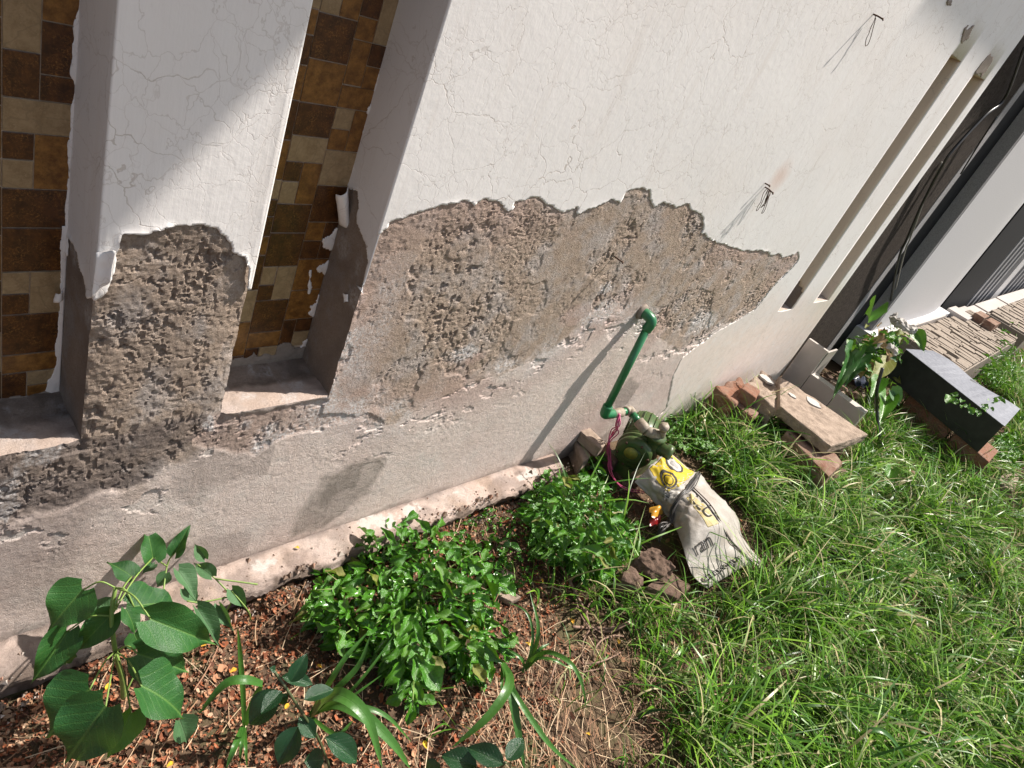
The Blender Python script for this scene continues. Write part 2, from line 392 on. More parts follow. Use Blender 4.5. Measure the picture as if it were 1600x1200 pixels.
def soil_mat():
    m = Mat('soil', .97, .1)
    c = m.mix((.15, .10, .066), (.075, .05, .034), m.noise(14, 6, .65)); c = m.mix(c, (.085, .088, .04), m.noise(5, 6, .65, None, .5, .66))
    c = m.mix(c, (.16, .11, .07), m.noise(120, 4, .7, None, .55, .75)); m.col(c)
    nb = m.bump(m.noise(60, 7, .7, None, 0, 1), .9, .012); m.bump(m.noise(300, 4, .7, None, 0, 1), .7, .003, nb); return m.m
SOIL = soil_mat()

# ------------------------------------------------------------------ outlines surveyed on the wall
NICHE = [(-.10, .36), (.61, .855), (3.28, 3.44), (3.70, 3.90)]     # X ranges
SILL = [.545, .55, .565, .585]
NTOP = [3.2, 3.2, 1.757, 1.757]
ND = .13
B1 = [(588,370),(600,360),(612,346),(652,334),(696,318),(728,313),(740,320),(756,308),(776,316),(794,332),(802,328),(803,314),(836,308),(852,318),(880,332),(900,323),(901,334),(928,324),(954,313),(970,316),(976,302),(985,295),(1014,296),(1015,312),(1020,325),(1036,316),(1056,325),(1074,317),(1080,328),(1096,336),(1099,352),(1096,364),(1106,372),(1124,381),(1158,391),(1180,391),(1199,392),(1203,400),(1218,396),(1221,402),(1229,402),(1247,394),(1247,406),(1239,417),(1222,434),(1207,448),(1180,483)]
top_xz = XZ(B1)
PAINT_MAIN = [(.852, top_xz[0][1] - .045)] + top_xz + XZ([(1150,502),(1120,518),(1090,540),(1064,560),(1050,590),(1040,640)]) + [(2.55, .0), (4.04, .0), (4.04, 4.3), (.852, 4.3)]
BARE_MAIN = [(.852, .50), (.852, 1.0)] + [(x, z + .03) for x, z in top_xz[:-2]] + XZ([(1180,483),(1120,515),(1062,548),(1035,528),(1000,505),(960,492),(925,500),(895,520),(866,545),(812,572),(736,600),(672,632),(612,662),(575,650),(540,645)])
PB = [(190,363),(232,365),(240,360),(260,354),(312,350),(336,356),(346,366),(360,380),(362,394),(380,400),(388,420),(386,452)]
PAINT_PIL = [(.358, .80)] + XZ([(146,470),(160,462),(172,445),(180,410),(183,385),(187,372)]) + XZ(PB) + [(.612, XZ([PB[-1]])[0][1]), (.612, 4.3), (.358, 4.3)]
BARE_PIL = [(.355, .5), (.355, .86), (.40, .99), (.62, .99), (.62, .50)]
DAMP_L = XZ([(-60,700),(60,690),(130,690),(200,680),(330,650),(340,670),(300,690),(256,728),(224,756),(152,776),(100,800),(0,812),(-60,825)])
FLAKE_BAND = XZ([(330,655),(515,620),(600,640),(600,665),(560,655),(500,668),(430,690),(400,712),(344,704),(296,690)])
STAIN = XZ([(455,838),(470,800),(500,745),(560,722),(607,712),(580,770),(545,790),(505,826)])
STAIN2 = XZ([(955,622),(985,590),(1000,600),(985,625),(965,645)])
DIAG = XZ([(1040,575),(1065,548),(1130,505),(1205,452),(1200,462),(1130,515),(1070,570)])

def wall_h(x, z, want_mask=False):
    """outward relief of the wall front in metres, and the masks used by its material"""
    sh = x.shape
    wob = fbm(x, z, .05, 4, 3) * .012 + fbm(x, z, .014, 3, 5) * .009
    sm = polysd(x, z, BARE_MAIN) + wob; sp = polysd(x, z, BARE_PIL) + wob * .6
    bare_m = ss(.004, -.004, sm); bare_p = ss(.003, -.003, sp)
    sdmraw = polysd(x, z, DAMP_L) + fbm(x, z, .09, 4, 8) * .03; sdm = ss(.01, -.01, sdmraw)
    sfl = ss(.006, -.006, polysd(x, z, FLAKE_BAND) + fbm(x, z, .06, 4, 9) * .02)
    bare = np.maximum(np.maximum(bare_m, bare_p), np.maximum(sdm, sfl * .8))
    mid = fbm(x, z, .10, 5, 21); fine = fbm(x, z, .012, 3, 31, .6); med = fbm(x, z, .035, 4, 41, .6)
    # pits: irregular holes, dense in some areas
    pitarea = ss(-.24, .12, fbm(x, z, .20, 4, 61) + .22 * ss(.75, .60, z))
    wx = x + fbm(x, z, .03, 2, 51) * .01
    p1 = ss(.29, .335, fbm(wx, z * .62, .0135, 4, 53, .62)) * pitarea * ss(-.25, .1, fbm(x, z, .05, 2, 58))
    p2 = ss(.24, .31, fbm(wx, z * .62, .0088, 2, 57, .5)) * np.clip(pitarea + .05, 0, 1) * ss(-.3, .1, fbm(x, z, .06, 2, 59))
    cell = fbm(x, z, .045, 4, 63); rid = ss(.045, .0, np.abs(cell)) * ss(.0, .3, fbm(x, z, .15, 3, 65)) 
    edge = np.zeros(sh)
    for nx in (.36, .61, .855): edge = np.maximum(edge, np.exp(-np.abs(x - nx) / .022))
    edge = edge * (z > .52) * (z < 1.0)
    hb = .0003 - .0038 * np.maximum(ss(.008, .10, polysd(x, z, PAINT_MAIN)) * (x > .84), ss(.0, .05, polysd(x, z, PAINT_PIL)) * (x <= .84)) + mid * .0010 + med * .0003 + fine * .0010 + fbm(x, z, .0065, 2, 33) * .0009 - p1 * .0040 - p2 * .0026 - rid * .0026 - edge * (.004 + .006 * np.clip(med + .3, 0, 1)) 
    # raised skim patches left on the bare render
    skimp = ss(.03, .09, fbm(x, z, .13, 4, 81)) * bare_m
    hb = np.where(skimp > 0, hb * (1 - .75 * skimp) + (-.0012 + fine * .0004) * .75 * skimp, hb)
    lowb = ss(-.04, .0, sm) * (polysd(x, z, PAINT_MAIN) > .09) * bare_m; hb = hb * (1 - .85 * lowb)
    hl = mid * .0010 + med * .0004 + fine * .00045 + fbm(x, z, .0065, 2, 35) * .00035
    # broken skin along the top of the lower coat
    chips = ss(.20, .25, fbm(x * .6, z, .05, 5, 91, .65)) * np.maximum(ss(.20, .02, np.abs(sm)), ss(.16, .02, np.abs(sdmraw))) * (1 - bare)
    hl = hl - chips * .003
    barec = np.maximum(np.maximum(ss(.016, -.016, sm + fbm(x, z, .03, 4, 93) * .035) * (polysd(x, z, PAINT_MAIN) > .02), bare_p), np.maximum(ss(.03, -.03, polysd(x, z, DAMP_L) + fbm(x, z, .05, 4, 95) * .06), sfl * .8)) if want_mask else bare
    cr = ss(.004, 0, np.abs(polysd(x, z, DIAG))) * (bare_m > .2)
    h = hb * bare + hl * (1 - bare) - cr * .006
    h = np.where((polysd(x, z, PAINT_MAIN) < .003) | (polysd(x, z, PAINT_PIL) < .003), np.minimum(h, -.0002) - .0006 * ss(.46, .58, z), h)
    if not want_mask: return h
    salt = ss(.06, .32, fbm(x, z, .16, 4, 101)) * ss(.14, -.03, np.abs(sm + .01)) * (z < .86) + .2 * skimp * ss(.0, .3, fbm(x, z, .05, 3, 102))
    salt = np.maximum(salt, ss(.05, .3, fbm(x, z, .08, 4, 103)) * sfl * .9) + ss(.1, .3, fbm(x, z, .06, 4, 105)) * sdm * .55
    for cx, cz, r in ((XZ([(945,455)])[0] + (.05,)), (XZ([(735,548)])[0] + (.06,)), (XZ([(1100,505)])[0] + (.12,)), (XZ([(540,648)])[0] + (.035,))):
        salt = np.maximum(salt, ss(1.1, .4, np.hypot((x - cx) / r, (z - cz) / (r * .6)) + fbm(x, z, .04, 3, 107) * .5))
    pink = ss(-.15, .3, fbm(x, z, .30, 4, 111) + .08) * ss(.20, .0, np.abs(sm + .0)) * .9
    pink = np.maximum(pink, ss(.75, .1, z) * ss(-.1, .35, fbm(x, z, .35, 4, 113)) * .55); pink = np.maximum(pink, sfl * .8)
    for cx, cz, r in ((XZ([(745,560)])[0] + (.05,)), (XZ([(905,492)])[0] + (.08,)), (XZ([(560,620)])[0] + (.09,))):
        pink = np.maximum(pink, ss(1.1, .6, np.hypot((x - cx) / r, (z - cz) / (r * .5)) + fbm(x, z, .05, 3, 117) * .5))
    damp_pitshade = sdm * (.72 + .28 * ss(-.3, .3, med)); damp_pitshade = np.maximum(damp_pitshade, ss(.03, -.05, sp) * .35 * ss(-.4, .3, mid + .1))
    damp_pitshade = np.maximum(damp_pitshade, ss(-.02, .25, fbm(x, z, .25, 4, 121)) * ss(.62, .50, z) * (x < .75) * .4)
    damp_pitshade = np.maximum(damp_pitshade, np.maximum(p1, p2 * .9) * bare * .5); damp_pitshade = np.maximum(damp_pitshade, ss(.13, .04, z) * .12 * ss(-.2, .2, mid))  # hole interiors darkened as well: shade in the pits put into the colour
    stain = ss(.012, -.012, polysd(x, z, STAIN) + fbm(x, z, .05, 4, 131) * .022) * (.5 + .4 * ss(-.4, .5, -med)); stain = np.maximum(stain, .6 * ss(.008, -.008, polysd(x, z, STAIN2) + fbm(x, z, .03, 4, 133) * .012))
    skim = .35 * ss(2.4, 3.0, x + fbm(x, z, .3, 3, 141) * .5) * (1 - bare) * .9
    lime = chips * ss(.1, .3, fbm(x, z, .04, 4, 143)) * .7
    dirt = ss(.075, .045, z + fbm(x, z, .05, 4, 151) * .02) * .5
    m1 = np.stack([np.maximum(barec, bare * (polysd(x, z, PAINT_MAIN) < .03)), np.clip(damp_pitshade, 0, 1), np.clip(salt, 0, 1), np.clip(pink, 0, 1)], -1)
    m2 = np.stack([stain, lime, skim, dirt], -1)
    return h, m1, m2

def lines(segs):
    out = []
    for a, b, st in segs:
        n = max(1, int(math.ceil((b - a) / st))); out += list(np.linspace(a, b, n, endpoint=False))
    out.append(segs[-1][1]); return np.array(out)
def xsegs(a, b, base, k, breaks):
    br = [a] + [q for q in sorted(breaks) if a < q < b] + [b]; out = []
    for p, q in zip(br[:-1], br[1:]):
        x = p
        while x < q - 1e-6:
            y = min(q, x + .25); out.append((x, y, base * (1 + k * max(0, x)))); x = y
    return out
def gridfaces(nx, nz, keep=None, flip=False):
    i, j = np.meshgrid(np.arange(nx - 1), np.arange(nz - 1), indexing='ij')
    a = i * nz + j; F = np.stack([a, a + nz, a + nz + 1, a + 1], -1).reshape(-1, 4)
    if keep is not None: F = F[keep.reshape(-1)]
    return F[:, ::-1] if flip else F
def compact(V, F, *arrs):
    u, inv = np.unique(F, return_inverse=True)
    return (V[u], inv.reshape(F.shape)) + tuple(a[u] for a in arrs)

# ------------------------------------------------------------------ the wall
wall = thing('plastered_wall', 'long white plastered house wall with peeling paint and rough bare render above its foot', 'wall')
nb = [q for n in NICHE for q in n]
xs = lines([(-3.0, -.3, .3)] + xsegs(-.3, .15, .012, 0, nb) + xsegs(.15, 3.98, .0026, .55, nb) + [(3.98, 4.12, .012)])
zs = lines([(-.08, .30, .0036), (.30, .545, .0031), (.545, .55, .005), (.55, .565, .0075), (.565, .585, .005), (.585, 1.14, .0031), (1.14, 1.20, .006), (1.20, 1.757, .035), (1.757, 3.2, .1), (3.2, 4.3, .3)])
GX, GZ = np.meshgrid(xs, zs, indexing='ij')
H, M1, M2 = wall_h(GX, GZ, True)
corner = np.clip((GX - 3.98) / .14, 0, 1)
YY = -H + .12 * (1 - np.sqrt(np.clip(1 - corner ** 2, 0, 1)))
V = np.stack([GX, YY, GZ], -1).reshape(-1, 3)
cx = (xs[:-1] + xs[1:]) / 2; cz = (zs[:-1] + zs[1:]) / 2
CX, CZ = np.meshgrid(cx, cz, indexing='ij'); keep = np.ones(CX.shape, bool)
for (a, b), s, t in zip(NICHE, SILL, NTOP): keep &= ~((CX > a) & (CX < b) & (CZ > s) & (CZ < t))
F = gridfaces(len(xs), len(zs), keep)
V, F, m1, m2 = compact(V, F, M1.reshape(-1, 4), M2.reshape(-1, 4))
link('render_coat', mesh_np('render_coat', V, F, PLASTER, False, {'mk': m1, 'mk2': m2}), wall)
# body of the wall behind its face, and the returned end
bm = MB()
bm.add(boxc(-3, 4.1, ND + .02, .36, -.1, 4.3), [(3,2,1,0),(4,5,6,7),(0,1,5,4),(1,2,6,5),(2,3,7,6),(3,0,4,7)])
bm.add([(4.12, .12, -.1), (4.12, .36, -.1), (4.12, .36, 4.3), (4.12, .12, 4.3)], [(0, 1, 2, 3)])
bm.build('wall_core', CEMENT, wall, False)

def side_mesh(name, x, z0, z1, mats, facing, depth=ND, bare_top=None, parent=wall):
    """reveal of a niche: plane X = x between the front relief and the niche back"""
    z = lines([(z0, min(1.2, z1), .006)] + ([(1.2, z1, .06)] if z1 > 1.2 else [])); y = np.linspace(0, 1, 26)
    Yg, Zg = np.meshgrid(y, z, indexing='ij'); hz = -wall_h(np.full(z.shape, x), z)
    Yw = hz[None, :] + (depth + .01 - hz[None, :]) * Yg
    bareg = bare_top(Yw, Zg) if bare_top else np.zeros(Yw.shape)
    rough = (fbm(Yw, Zg, .03, 4, 201) * .002 + fbm(Yw, Zg, .008, 3, 205) * .0007) * bareg * np.sin(np.pi * np.clip(Yg, 0, 1)) ** .4
    Xw = np.full(Yw.shape, x) + rough
    V = np.stack([Xw, Yw, Zg], -1).reshape(-1, 3)
    m1 = np.stack([bareg, .35 + .35 * ss(-.2, .4, fbm(Yw, Zg, .1, 4, 211)), ss(.2, .5, fbm(Yw, Zg, .08, 4, 215)) * .5, bareg * 0], -1).reshape(-1, 4)
    m2 = np.zeros_like(m1); m2[:, 2] = 1 - m1[:, 0]
    return link(name, mesh_np(name, V, gridfaces(len(y), len(z), None, facing > 0), mats, True, {'mk': m1, 'mk2': m2}), parent)
full = lambda Y, Z: np.ones(Y.shape)
for k, (a, b) in enumerate(NICHE):
    bt = full if k < 2 else (lambda Y, Z: Z * 0) if k == 3 else (lambda Y, Z: ss(.74, .70, Z + fbm(Y, Z, .03, 3, 5) * .06))
    dep = ND if k < 2 else .30
    side_mesh('reveal', b, SILL[k], NTOP[k], PLASTER, -1, dep, bt)
    side_mesh('reveal', a, SILL[k], NTOP[k], PLASTER, 1, dep, bt)
    # sill
    x = lines([(a, b, .004)]) if k < 2 else lines([(a, b, .01)]); v = np.linspace(0, 1, 34)
    Xg, Vg = np.meshgrid(x, v, indexing='ij'); h0 = -wall_h(x, np.full(x.shape, SILL[k]))
    Yg = h0[:, None] + (dep + .01 - h0[:, None]) * Vg
    up = (fbm(Xg, Yg, .03, 4, 221) * .004 + fbm(Xg, Yg, .008, 3, 225) * .0014 + .004) * ss(0, .12, Vg)
    up = up + ss(.55, 1, Vg) * .012
    pts = np.stack([Xg, Yg, SILL[k] + up], -1).reshape(-1, 3)
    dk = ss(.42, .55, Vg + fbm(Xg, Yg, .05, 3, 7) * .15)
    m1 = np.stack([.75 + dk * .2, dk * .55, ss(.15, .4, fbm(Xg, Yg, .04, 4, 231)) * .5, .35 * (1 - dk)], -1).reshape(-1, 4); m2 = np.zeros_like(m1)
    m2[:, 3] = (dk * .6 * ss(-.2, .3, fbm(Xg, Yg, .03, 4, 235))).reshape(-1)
    link('sill', mesh_np('sill', pts, gridfaces(len(x), len(v)), PLASTER, True, {'mk': m1, 'mk2': m2}), wall)
    if k >= 2:
        mb = MB(); mb.add([(a, dep, SILL[k]), (b, dep, SILL[k]), (b, dep, NTOP[k]), (a, dep, NTOP[k])], [(0, 1, 2, 3)])
        mb.add([(a, 0, NTOP[k]), (a, dep, NTOP[k]), (b, dep, NTOP[k]), (b, 0, NTOP[k])], [(0, 1, 2, 3)])
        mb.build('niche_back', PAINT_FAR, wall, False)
    else:
        mb = MB(); mb.add([(a, ND + .0015, SILL[k]), (b, ND + .0015, SILL[k]), (b, ND + .0015, NTOP[k]), (a, ND + .0015, NTOP[k])], [(0, 1, 2, 3)])
        mb.build('grout_bed', GROUT, wall, False)

# ------------------------------------------------------------------ thin sheets of paint with torn edges
def skin(name, xs, zs, sdf, off, thick, place, mat, parent, sub=None):
    X, Z = np.meshgrid(xs, zs, indexing='ij'); S = sdf(X, Z)
    gx = np.gradient(S, xs, axis=0); gz = np.gradient(S, zs, axis=1); g2 = gx ** 2 + gz ** 2 + 1e-9
    st = np.minimum(np.gradient(xs)[:, None] * np.ones_like(Z), np.gradient(zs)[None, :] * np.ones_like(X))
    near = np.abs(S) < .62 * st
    X = np.where(near, X - gx * S / g2, X); Z = np.where(near, Z - gz * S / g2, Z); S2 = np.where(near, 0, S)
    ok = S2 <= 0; keep = ok[:-1, :-1] & ok[1:, :-1] & ok[1:, 1:] & ok[:-1, 1:]
    F = gridfaces(len(xs), len(zs), keep)
    if not len(F): return None
    O = off(X, Z, S2)
    V = place(X.reshape(-1), Z.reshape(-1), O.reshape(-1))
    V, F, xx, zz, oo = compact(V, F, X.reshape(-1), Z.reshape(-1), O.reshape(-1))
    # rim of the sheet
    E = np.concatenate([F[:, [0, 1]], F[:, [1, 2]], F[:, [2, 3]], F[:, [3, 0]]]); key = np.sort(E, 1); code = key[:, 0].astype(np.int64) * (len(V) + 1) + key[:, 1]
    _, idx, cnt = np.unique(code, return_index=True, return_counts=True); BE = E[idx[cnt == 1]]
    bv, inv = np.unique(BE, return_inverse=True); inv = inv.reshape(BE.shape)
    V2 = place(xx[bv], zz[bv], oo[bv] - thick); n0 = len(V)
    RF = np.stack([BE[:, 1], BE[:, 0], inv[:, 0] + n0, inv[:, 1] + n0], -1)
    return link(name, mesh_np(name, np.concatenate([V, V2]), np.concatenate([F, RF]), mat, True), parent)
wallplace = lambda x, z, o: np.stack([x, -o, z], -1)

def endcap(x): return np.where(x > 3.98, .12 * (1 - np.sqrt(np.clip(1 - (np.clip(x - 3.98, 0, .14) / .14) ** 2, 0, 1))), 0)
def niche_sd(x, z, pad=.0):
    s = np.full(x.shape, -9.)
    for (a, b), lo, hi in zip(NICHE[2:], SILL[2:], NTOP[2:]):
        q = np.maximum(np.maximum((a + pad) - x, x - (b - pad)), np.maximum(lo - z, z - hi)); s = np.maximum(s, -q)
    return s
def sd_main(x, z):
    return np.maximum(polysd(x, z, PAINT_MAIN) + (fbm(x, z, .012, 3, 301) * .0055 + fbm(x, z, .05, 2, 305) * .004) * ((x > .87) & (z < 1.3)), niche_sd(x, z))
def off_main(x, z, s):
    e = np.exp(s / .010) * (x > .862) * (z < 1.3)
    curl = np.clip(fbm(x, z, .06, 3, 311) * 2 - .1, 0, 1)
    return .0010 - .00088 * ss(.62, .5, z) + np.exp(polysd(x, z, PAINT_MAIN) / .006) * (z > .6) * (x > .862) * (x < 3.2) * (z < 1.3) * curl * .0014 + fbm(x, z, .25, 3, 315) * .0003 * (z > .6) - endcap(x) + ss(3.40, 3.46, x) * ss(3.70, 3.64, x) * 0
xsm = lines(xsegs(.852, 3.28, .0034, .4, []) + [(3.28, 3.44, .02), (3.44, 3.70, .02), (3.70, 3.90, .02), (3.90, 3.98, .01), (3.98, 4.04, .01)])
zsm = lines([(-.01, .48, .012), (.48, .56, .006), (.56, 1.16, .0036), (1.16, 1.757, .03), (1.757, 4.3, .15)])
skin('paint_sheet', xsm, zsm, sd_main, off_main, .0035, wallplace, PAINT, wall)
sd_pil = lambda x, z: polysd(x, z, PAINT_PIL) + fbm(x, z, .014, 3, 321) * .003 * (x > .368) * (x < .60)
off_pil = lambda x, z, s: .0018 + np.exp(s / .006) * ((x > .366) & (x < .604)) * np.clip(fbm(x, z, .05, 3, 325) + .35, 0, 1) * .0042 + 0
skin('paint_sheet', lines([(.358, .612, .0028)]), lines([(.78, 1.06, .003), (1.06, 4.3, .1)]), sd_pil, off_pil, .004, wallplace, PAINT_PILLAR, wall)
# paint on the reveals: u is depth (Y), v is height
REV1 = [(-.001, .845)] + [(q[1], q[2]) for q in (onX(p, .36) for p in [(138,466),(133,440),(124,400),(119,385),(114,376),(110,372),(108,400),(101,392),(96,405)])] + [(.137, .95), (.137, 4.3), (-.001, 4.3)]
REV2 = [(-.001, .825)] + [(q[1], q[2]) for q in (onX(p, .855) for p in [(577,400),(568,372),(558,348),(562,320),(560,299),(548,297)])] + [(.137, 1.0), (.137, 3.2), (-.001, 3.2)]
for xr, P in ((.36, REV1), (.855, REV2)):
    skin('paint_sheet', np.linspace(-.0018, .136, 60), lines([(.78, 1.05, .0035), (1.05, 3.2, .1)]), lambda u, v, P=P: polysd(u, v, P) + fbm(u, v, .014, 3, 331) * .0028 * ((u > .006) & (u < .125)),
         lambda u, v, s: .0016 + np.exp(s / .008) * (u > .008) * np.clip(fbm(u, v, .03, 3, 335) + .2, 0, 1) * .006, .003, lambda u, v, o, xr=xr: np.stack([xr - o, u, v], -1), PAINT_REVEAL, wall)
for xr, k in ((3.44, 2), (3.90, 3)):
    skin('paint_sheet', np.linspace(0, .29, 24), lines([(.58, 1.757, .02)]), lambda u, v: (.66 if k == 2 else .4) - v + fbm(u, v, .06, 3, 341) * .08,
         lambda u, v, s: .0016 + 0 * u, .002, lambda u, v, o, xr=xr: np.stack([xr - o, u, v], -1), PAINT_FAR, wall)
# curled flakes
def flake(px, x=None, y=None, curl=.03, mat=PAINT_PILLAR, thick=.0012, bulge=(0, -1, 0)):
    P = [onX(p, x) if x is not None else onY(p, y if not isinstance(y, tuple) else y[k]) for k, p in enumerate(px)]; a, b, c, d = [np.array(q) for q in P]; n = 8; m = 10; V = []; bz = np.array(bulge, float)
    for i in range(n + 1):
        for j in range(m + 1):
            u = i / n; v = j / m; p = (a * (1 - u) + b * u) * (1 - v) + (d * (1 - u) + c * u) * v
            w = math.sin(math.pi * u) * curl + .003 * mnoise.noise(Vector(p) * 60)
            V.append(p + bz * w + np.array([0, 0, .006 * mnoise.noise(Vector(p) * 90)]) * (v in (0, 1)))
    F = [(i * (m + 1) + j, (i + 1) * (m + 1) + j, (i + 1) * (m + 1) + j + 1, i * (m + 1) + j + 1) for i in range(n) for j in range(m)]
    o = link('paint_flake', mesh_np('paint_flake', V, F, mat), wall); md = o.modifiers.new('s', 'SOLIDIFY'); md.thickness = thick; return o
flake([(150,396),(181,392),(172,440),(143,466)], y=(-.004, -.020, -.018, -.004), curl=-.004)
flake([(524,304),(543,293),(546,352),(531,352)], y=.112, curl=.012)
flake([(88,458),(97,455),(98,468),(84,468)], y=.115, curl=.006)
flake([(537,458),(544,460),(544,472),(538,472)], x=.851, curl=.003, bulge=(-1, 0, 0))
# exposed scars above the far niches
def scar(poly, mat, off=.0028, amp=.008, st=.006, name='scar'):
    P = XZ(poly); A = np.array(P); x0, z0 = A.min(0) - .02; x1, z1 = A.max(0) + .02
    return skin(name, lines([(x0, x1, st)]), lines([(z0, z1, st)]), lambda x, z: polysd(x, z, P) + fbm(x, z, .03, 4, 401) * amp * 2, lambda x, z, s: off + fbm(x, z, .02, 3, 405) * .0012, .002, wallplace, mat, wall)
scar([(1499,62),(1506,42),(1520,42),(1512,60),(1500,70)], CEMENT, .003)
scar([(1523,112),(1545,85),(1552,92),(1534,120)], CEMENT, .003)
scar([(1478,0),(1486,0),(1485,8),(1480,7)], CEMENT, .003, .004)

# glazed tiles in the two tall niches: (x0, x1, z0, z1, kind)
TL = []
c0, c1, c2 = .60, .7075, .7835
# column of narrow ones beside the pillar
for z1, z0, k in ((1.42,1.301,'l'),(1.301,1.260,'m'),(1.260,1.210,'d'),(1.210,1.149,'m'),(1.149,1.076,'d'),(1.076,.999,'m'),(.999,.959,'l'),(.959,.923,'d'),(.923,.880,'d'),(.880,.838,'m'),(.838,.757,'d'),(.757,.679,'l'),(.679,.590,'m'),(.590,.55,'d')):
    TL.append((c0 + .03, c1 - .0, z0, z1, k))
for z1, z0, k in ((1.299,1.224,'d'),(1.224,1.148,'x'),(1.148,1.087,'d'),(1.087,1.037,'l'),(.951,.888,'d'),(.888,.811,'d'),(.730,.648,'d'),(.648,.607,'m')): TL.append((c1, c2, z0, z1, k))
TL += [(c1, .745, 1.299, 1.34, 'l'), (.745, c2, 1.299, 1.34, 'm'), (c1, c2, 1.34, 1.42, 'd'), (c1, .743, .997, 1.037, 'd'), (.743, c2, .951, 1.037, 'm'), (c1, .743, .951, .997, 'l')]
TL += [(c1, .739, .768, .811, 'l'), (c1, .741, .730, .768, 'd'), (.740, c2, .730, .811, 'l'), (c1, .74, .56, .607, 'd'), (.74, c2, .56, .607, 'l')]
TL += [(c2, .823, 1.309, 1.40, 'd'), (.823, .86, 1.270, 1.40, 'l'), (c2, .823, 1.270, 1.309, 'm'), (c2, .823, 1.191, 1.270, 'm'), (.823, .86, 1.230, 1.270, 'd'), (.823, .86, 1.189, 1.230, 'm'), (c2, .86, 1.148, 1.190, 'm'), (c2, .824, 1.108, 1.148, 'l'), (c2, .824, 1.066, 1.108, 'm'), (.824, .86, 1.066, 1.148, 'm'), (c2, .86, .993, 1.066, 'l'), (c2, .86, .913, .993, 'd'), (c2, .825, .870, .913, 'm'), (c2, .825, .827, .870, 'd'), (.825, .86, .827, .913, 'd'), (c2, .86, .750, .827, 'm'), (c2, .86, .674, .750, 'm'), (c2, .815, .60, .674, 'd'), (.815, .86, .64, .674, 'd'), (.815, .86, .60, .64, 'l')]
TL += [(.272,.316,1.157,1.25,'l'),(.316,.36,1.201,1.25,'m'),(.316,.36,1.130,1.201,'d'),(.272,.316,1.093,1.157,'d'),(.316,.36,1.093,1.130,'d'),(.272,.36,1.044,1.093,'l'),(.272,.311,1.003,1.044,'d'),(.311,.36,.958,1.044,'m'),(.272,.311,.958,1.003,'l'),(.272,.36,.893,.958,'d'),(.272,.36,.815,.893,'d'),(.272,.310,.774,.815,'l'),(.272,.310,.734,.774,'d'),(.310,.36,.734,.815,'l'),(.272,.36,.652,.734,'d'),(.272,.36,.613,.652,'m'),(.272,.309,.55,.613,'d'),(.309,.36,.582,.613,'l'),(.309,.36,.55,.582,'m')]
for z1, z0, k in ((1.30,1.195,'m'),(1.195,1.08,'d'),(1.08,1.003,'m'),(1.003,.96,'l'),(.96,.88,'d'),(.88,.80,'m'),(.80,.70,'d'),(.70,.62,'l'),(.62,.55,'d')): TL.append((.19, .272, z0, z1, k))
for x0_ in (-.10, .0, .095):
    for z0 in np.arange(.55, 1.9, .08): TL.append((x0_, x0_ + .095, z0, z0 + .08, R.choice('dml')))
# the same mosaic carries on upwards out of sight
for z0 in np.arange(1.25, 1.9, .08): TL.append((.272, .36, z0, z0 + .08, R.choice('dml')))
for z0 in np.arange(1.42, 1.9, .08):
    TL.append((c0 + .03, c1, z0, z0 + .08, R.choice('dm'))); TL.append((c1, c2, z0, z0 + .08, R.choice('dml'))); TL.append((c2, .86, z0 - .02, z0 + .06, R.choice('dm')))
for x0, x1, z0, z1, k in TL:
    g = .00085; x1 = min(x1, .8545) if x0 > .5 else min(x1, .3595)
    mt = {'d': T_DARK, 'm': T_MID, 'l': T_LITE, 'x': T_MID}[k]; yf = ND - .0012 + R.uniform(-.0003, .0003)
    a, b, c, d = x0 + g, x1 - g, z0 + g, z1 - g; e = .0008; cx_, cz_ = (a + b) / 2, (c + d) / 2
    V = [(a, ND, c), (b, ND, c), (b, ND, d), (a, ND, d), (a, yf + .0004, c), (b, yf + .0004, c), (b, yf + .0004, d), (a, yf + .0004, d), (a + e, yf, c + e), (b - e, yf, c + e), (b - e, yf, d - e), (a + e, yf, d - e)]
    V = [(p[0] - cx_, p[1] - yf, p[2] - cz_) for p in V]
    F = [(0, 1, 5, 4), (1, 2, 6, 5), (2, 3, 7, 6), (3, 0, 4, 7), (4, 5, 9, 8), (5, 6, 10, 9), (6, 7, 11, 10), (7, 4, 8, 11), (8, 9, 10, 11)]
    link('tile', mesh_np('tile', V, F, mt, False), wall, (cx_, yf, cz_))
# render and paint smeared over the tile edges
def smear(x0, x1, z0, z1, fn, mat, name='smear'):
    skin(name, lines([(x0, x1, .0022)]), lines([(z0, z1, .0028)]), fn, lambda x, z, s: -(ND - .0012) + .0012 + fbm(x, z, .012, 3, 501) * .0008 + np.clip(-s, 0, .01) * .15, .0025, wallplace, mat, wall)
smear(.80, .8545, .56, 1.24, lambda x, z: np.where(z < 1.0, (.846 - x), (.8535 - x)) * 1.0 + fbm(x, z, .035, 4, 511) * np.where(z < 1.02, .042, .03) * (1 - ss(1.14, 1.2, z) * .6), PAINT_REVEAL)
smear(.60, .8545, .552, .66, lambda x, z: (z - .585 - (x > .78) * .02) + fbm(x, z, .04, 4, 521) * .03, CEMENT)
smear(.335, .3595, .55, 1.25, lambda x, z: np.where(z < .9, .352 - ss(.65, .55, z) * .015, .3555) - x + fbm(x, z, .03, 4, 531) * .007, PAINT_REVEAL)
smear(.19, .3595, .545, .60, lambda x, z: (z - .562) + fbm(x, z, .04, 4, 541) * .02, CEMENT)
smear(.805, .83, .74, .80, lambda x, z: np.abs(x - .822 + (z - .77) * .2) - .004 + fbm(x, z, .02, 3, 543) * .01, PAINT_REVEAL)

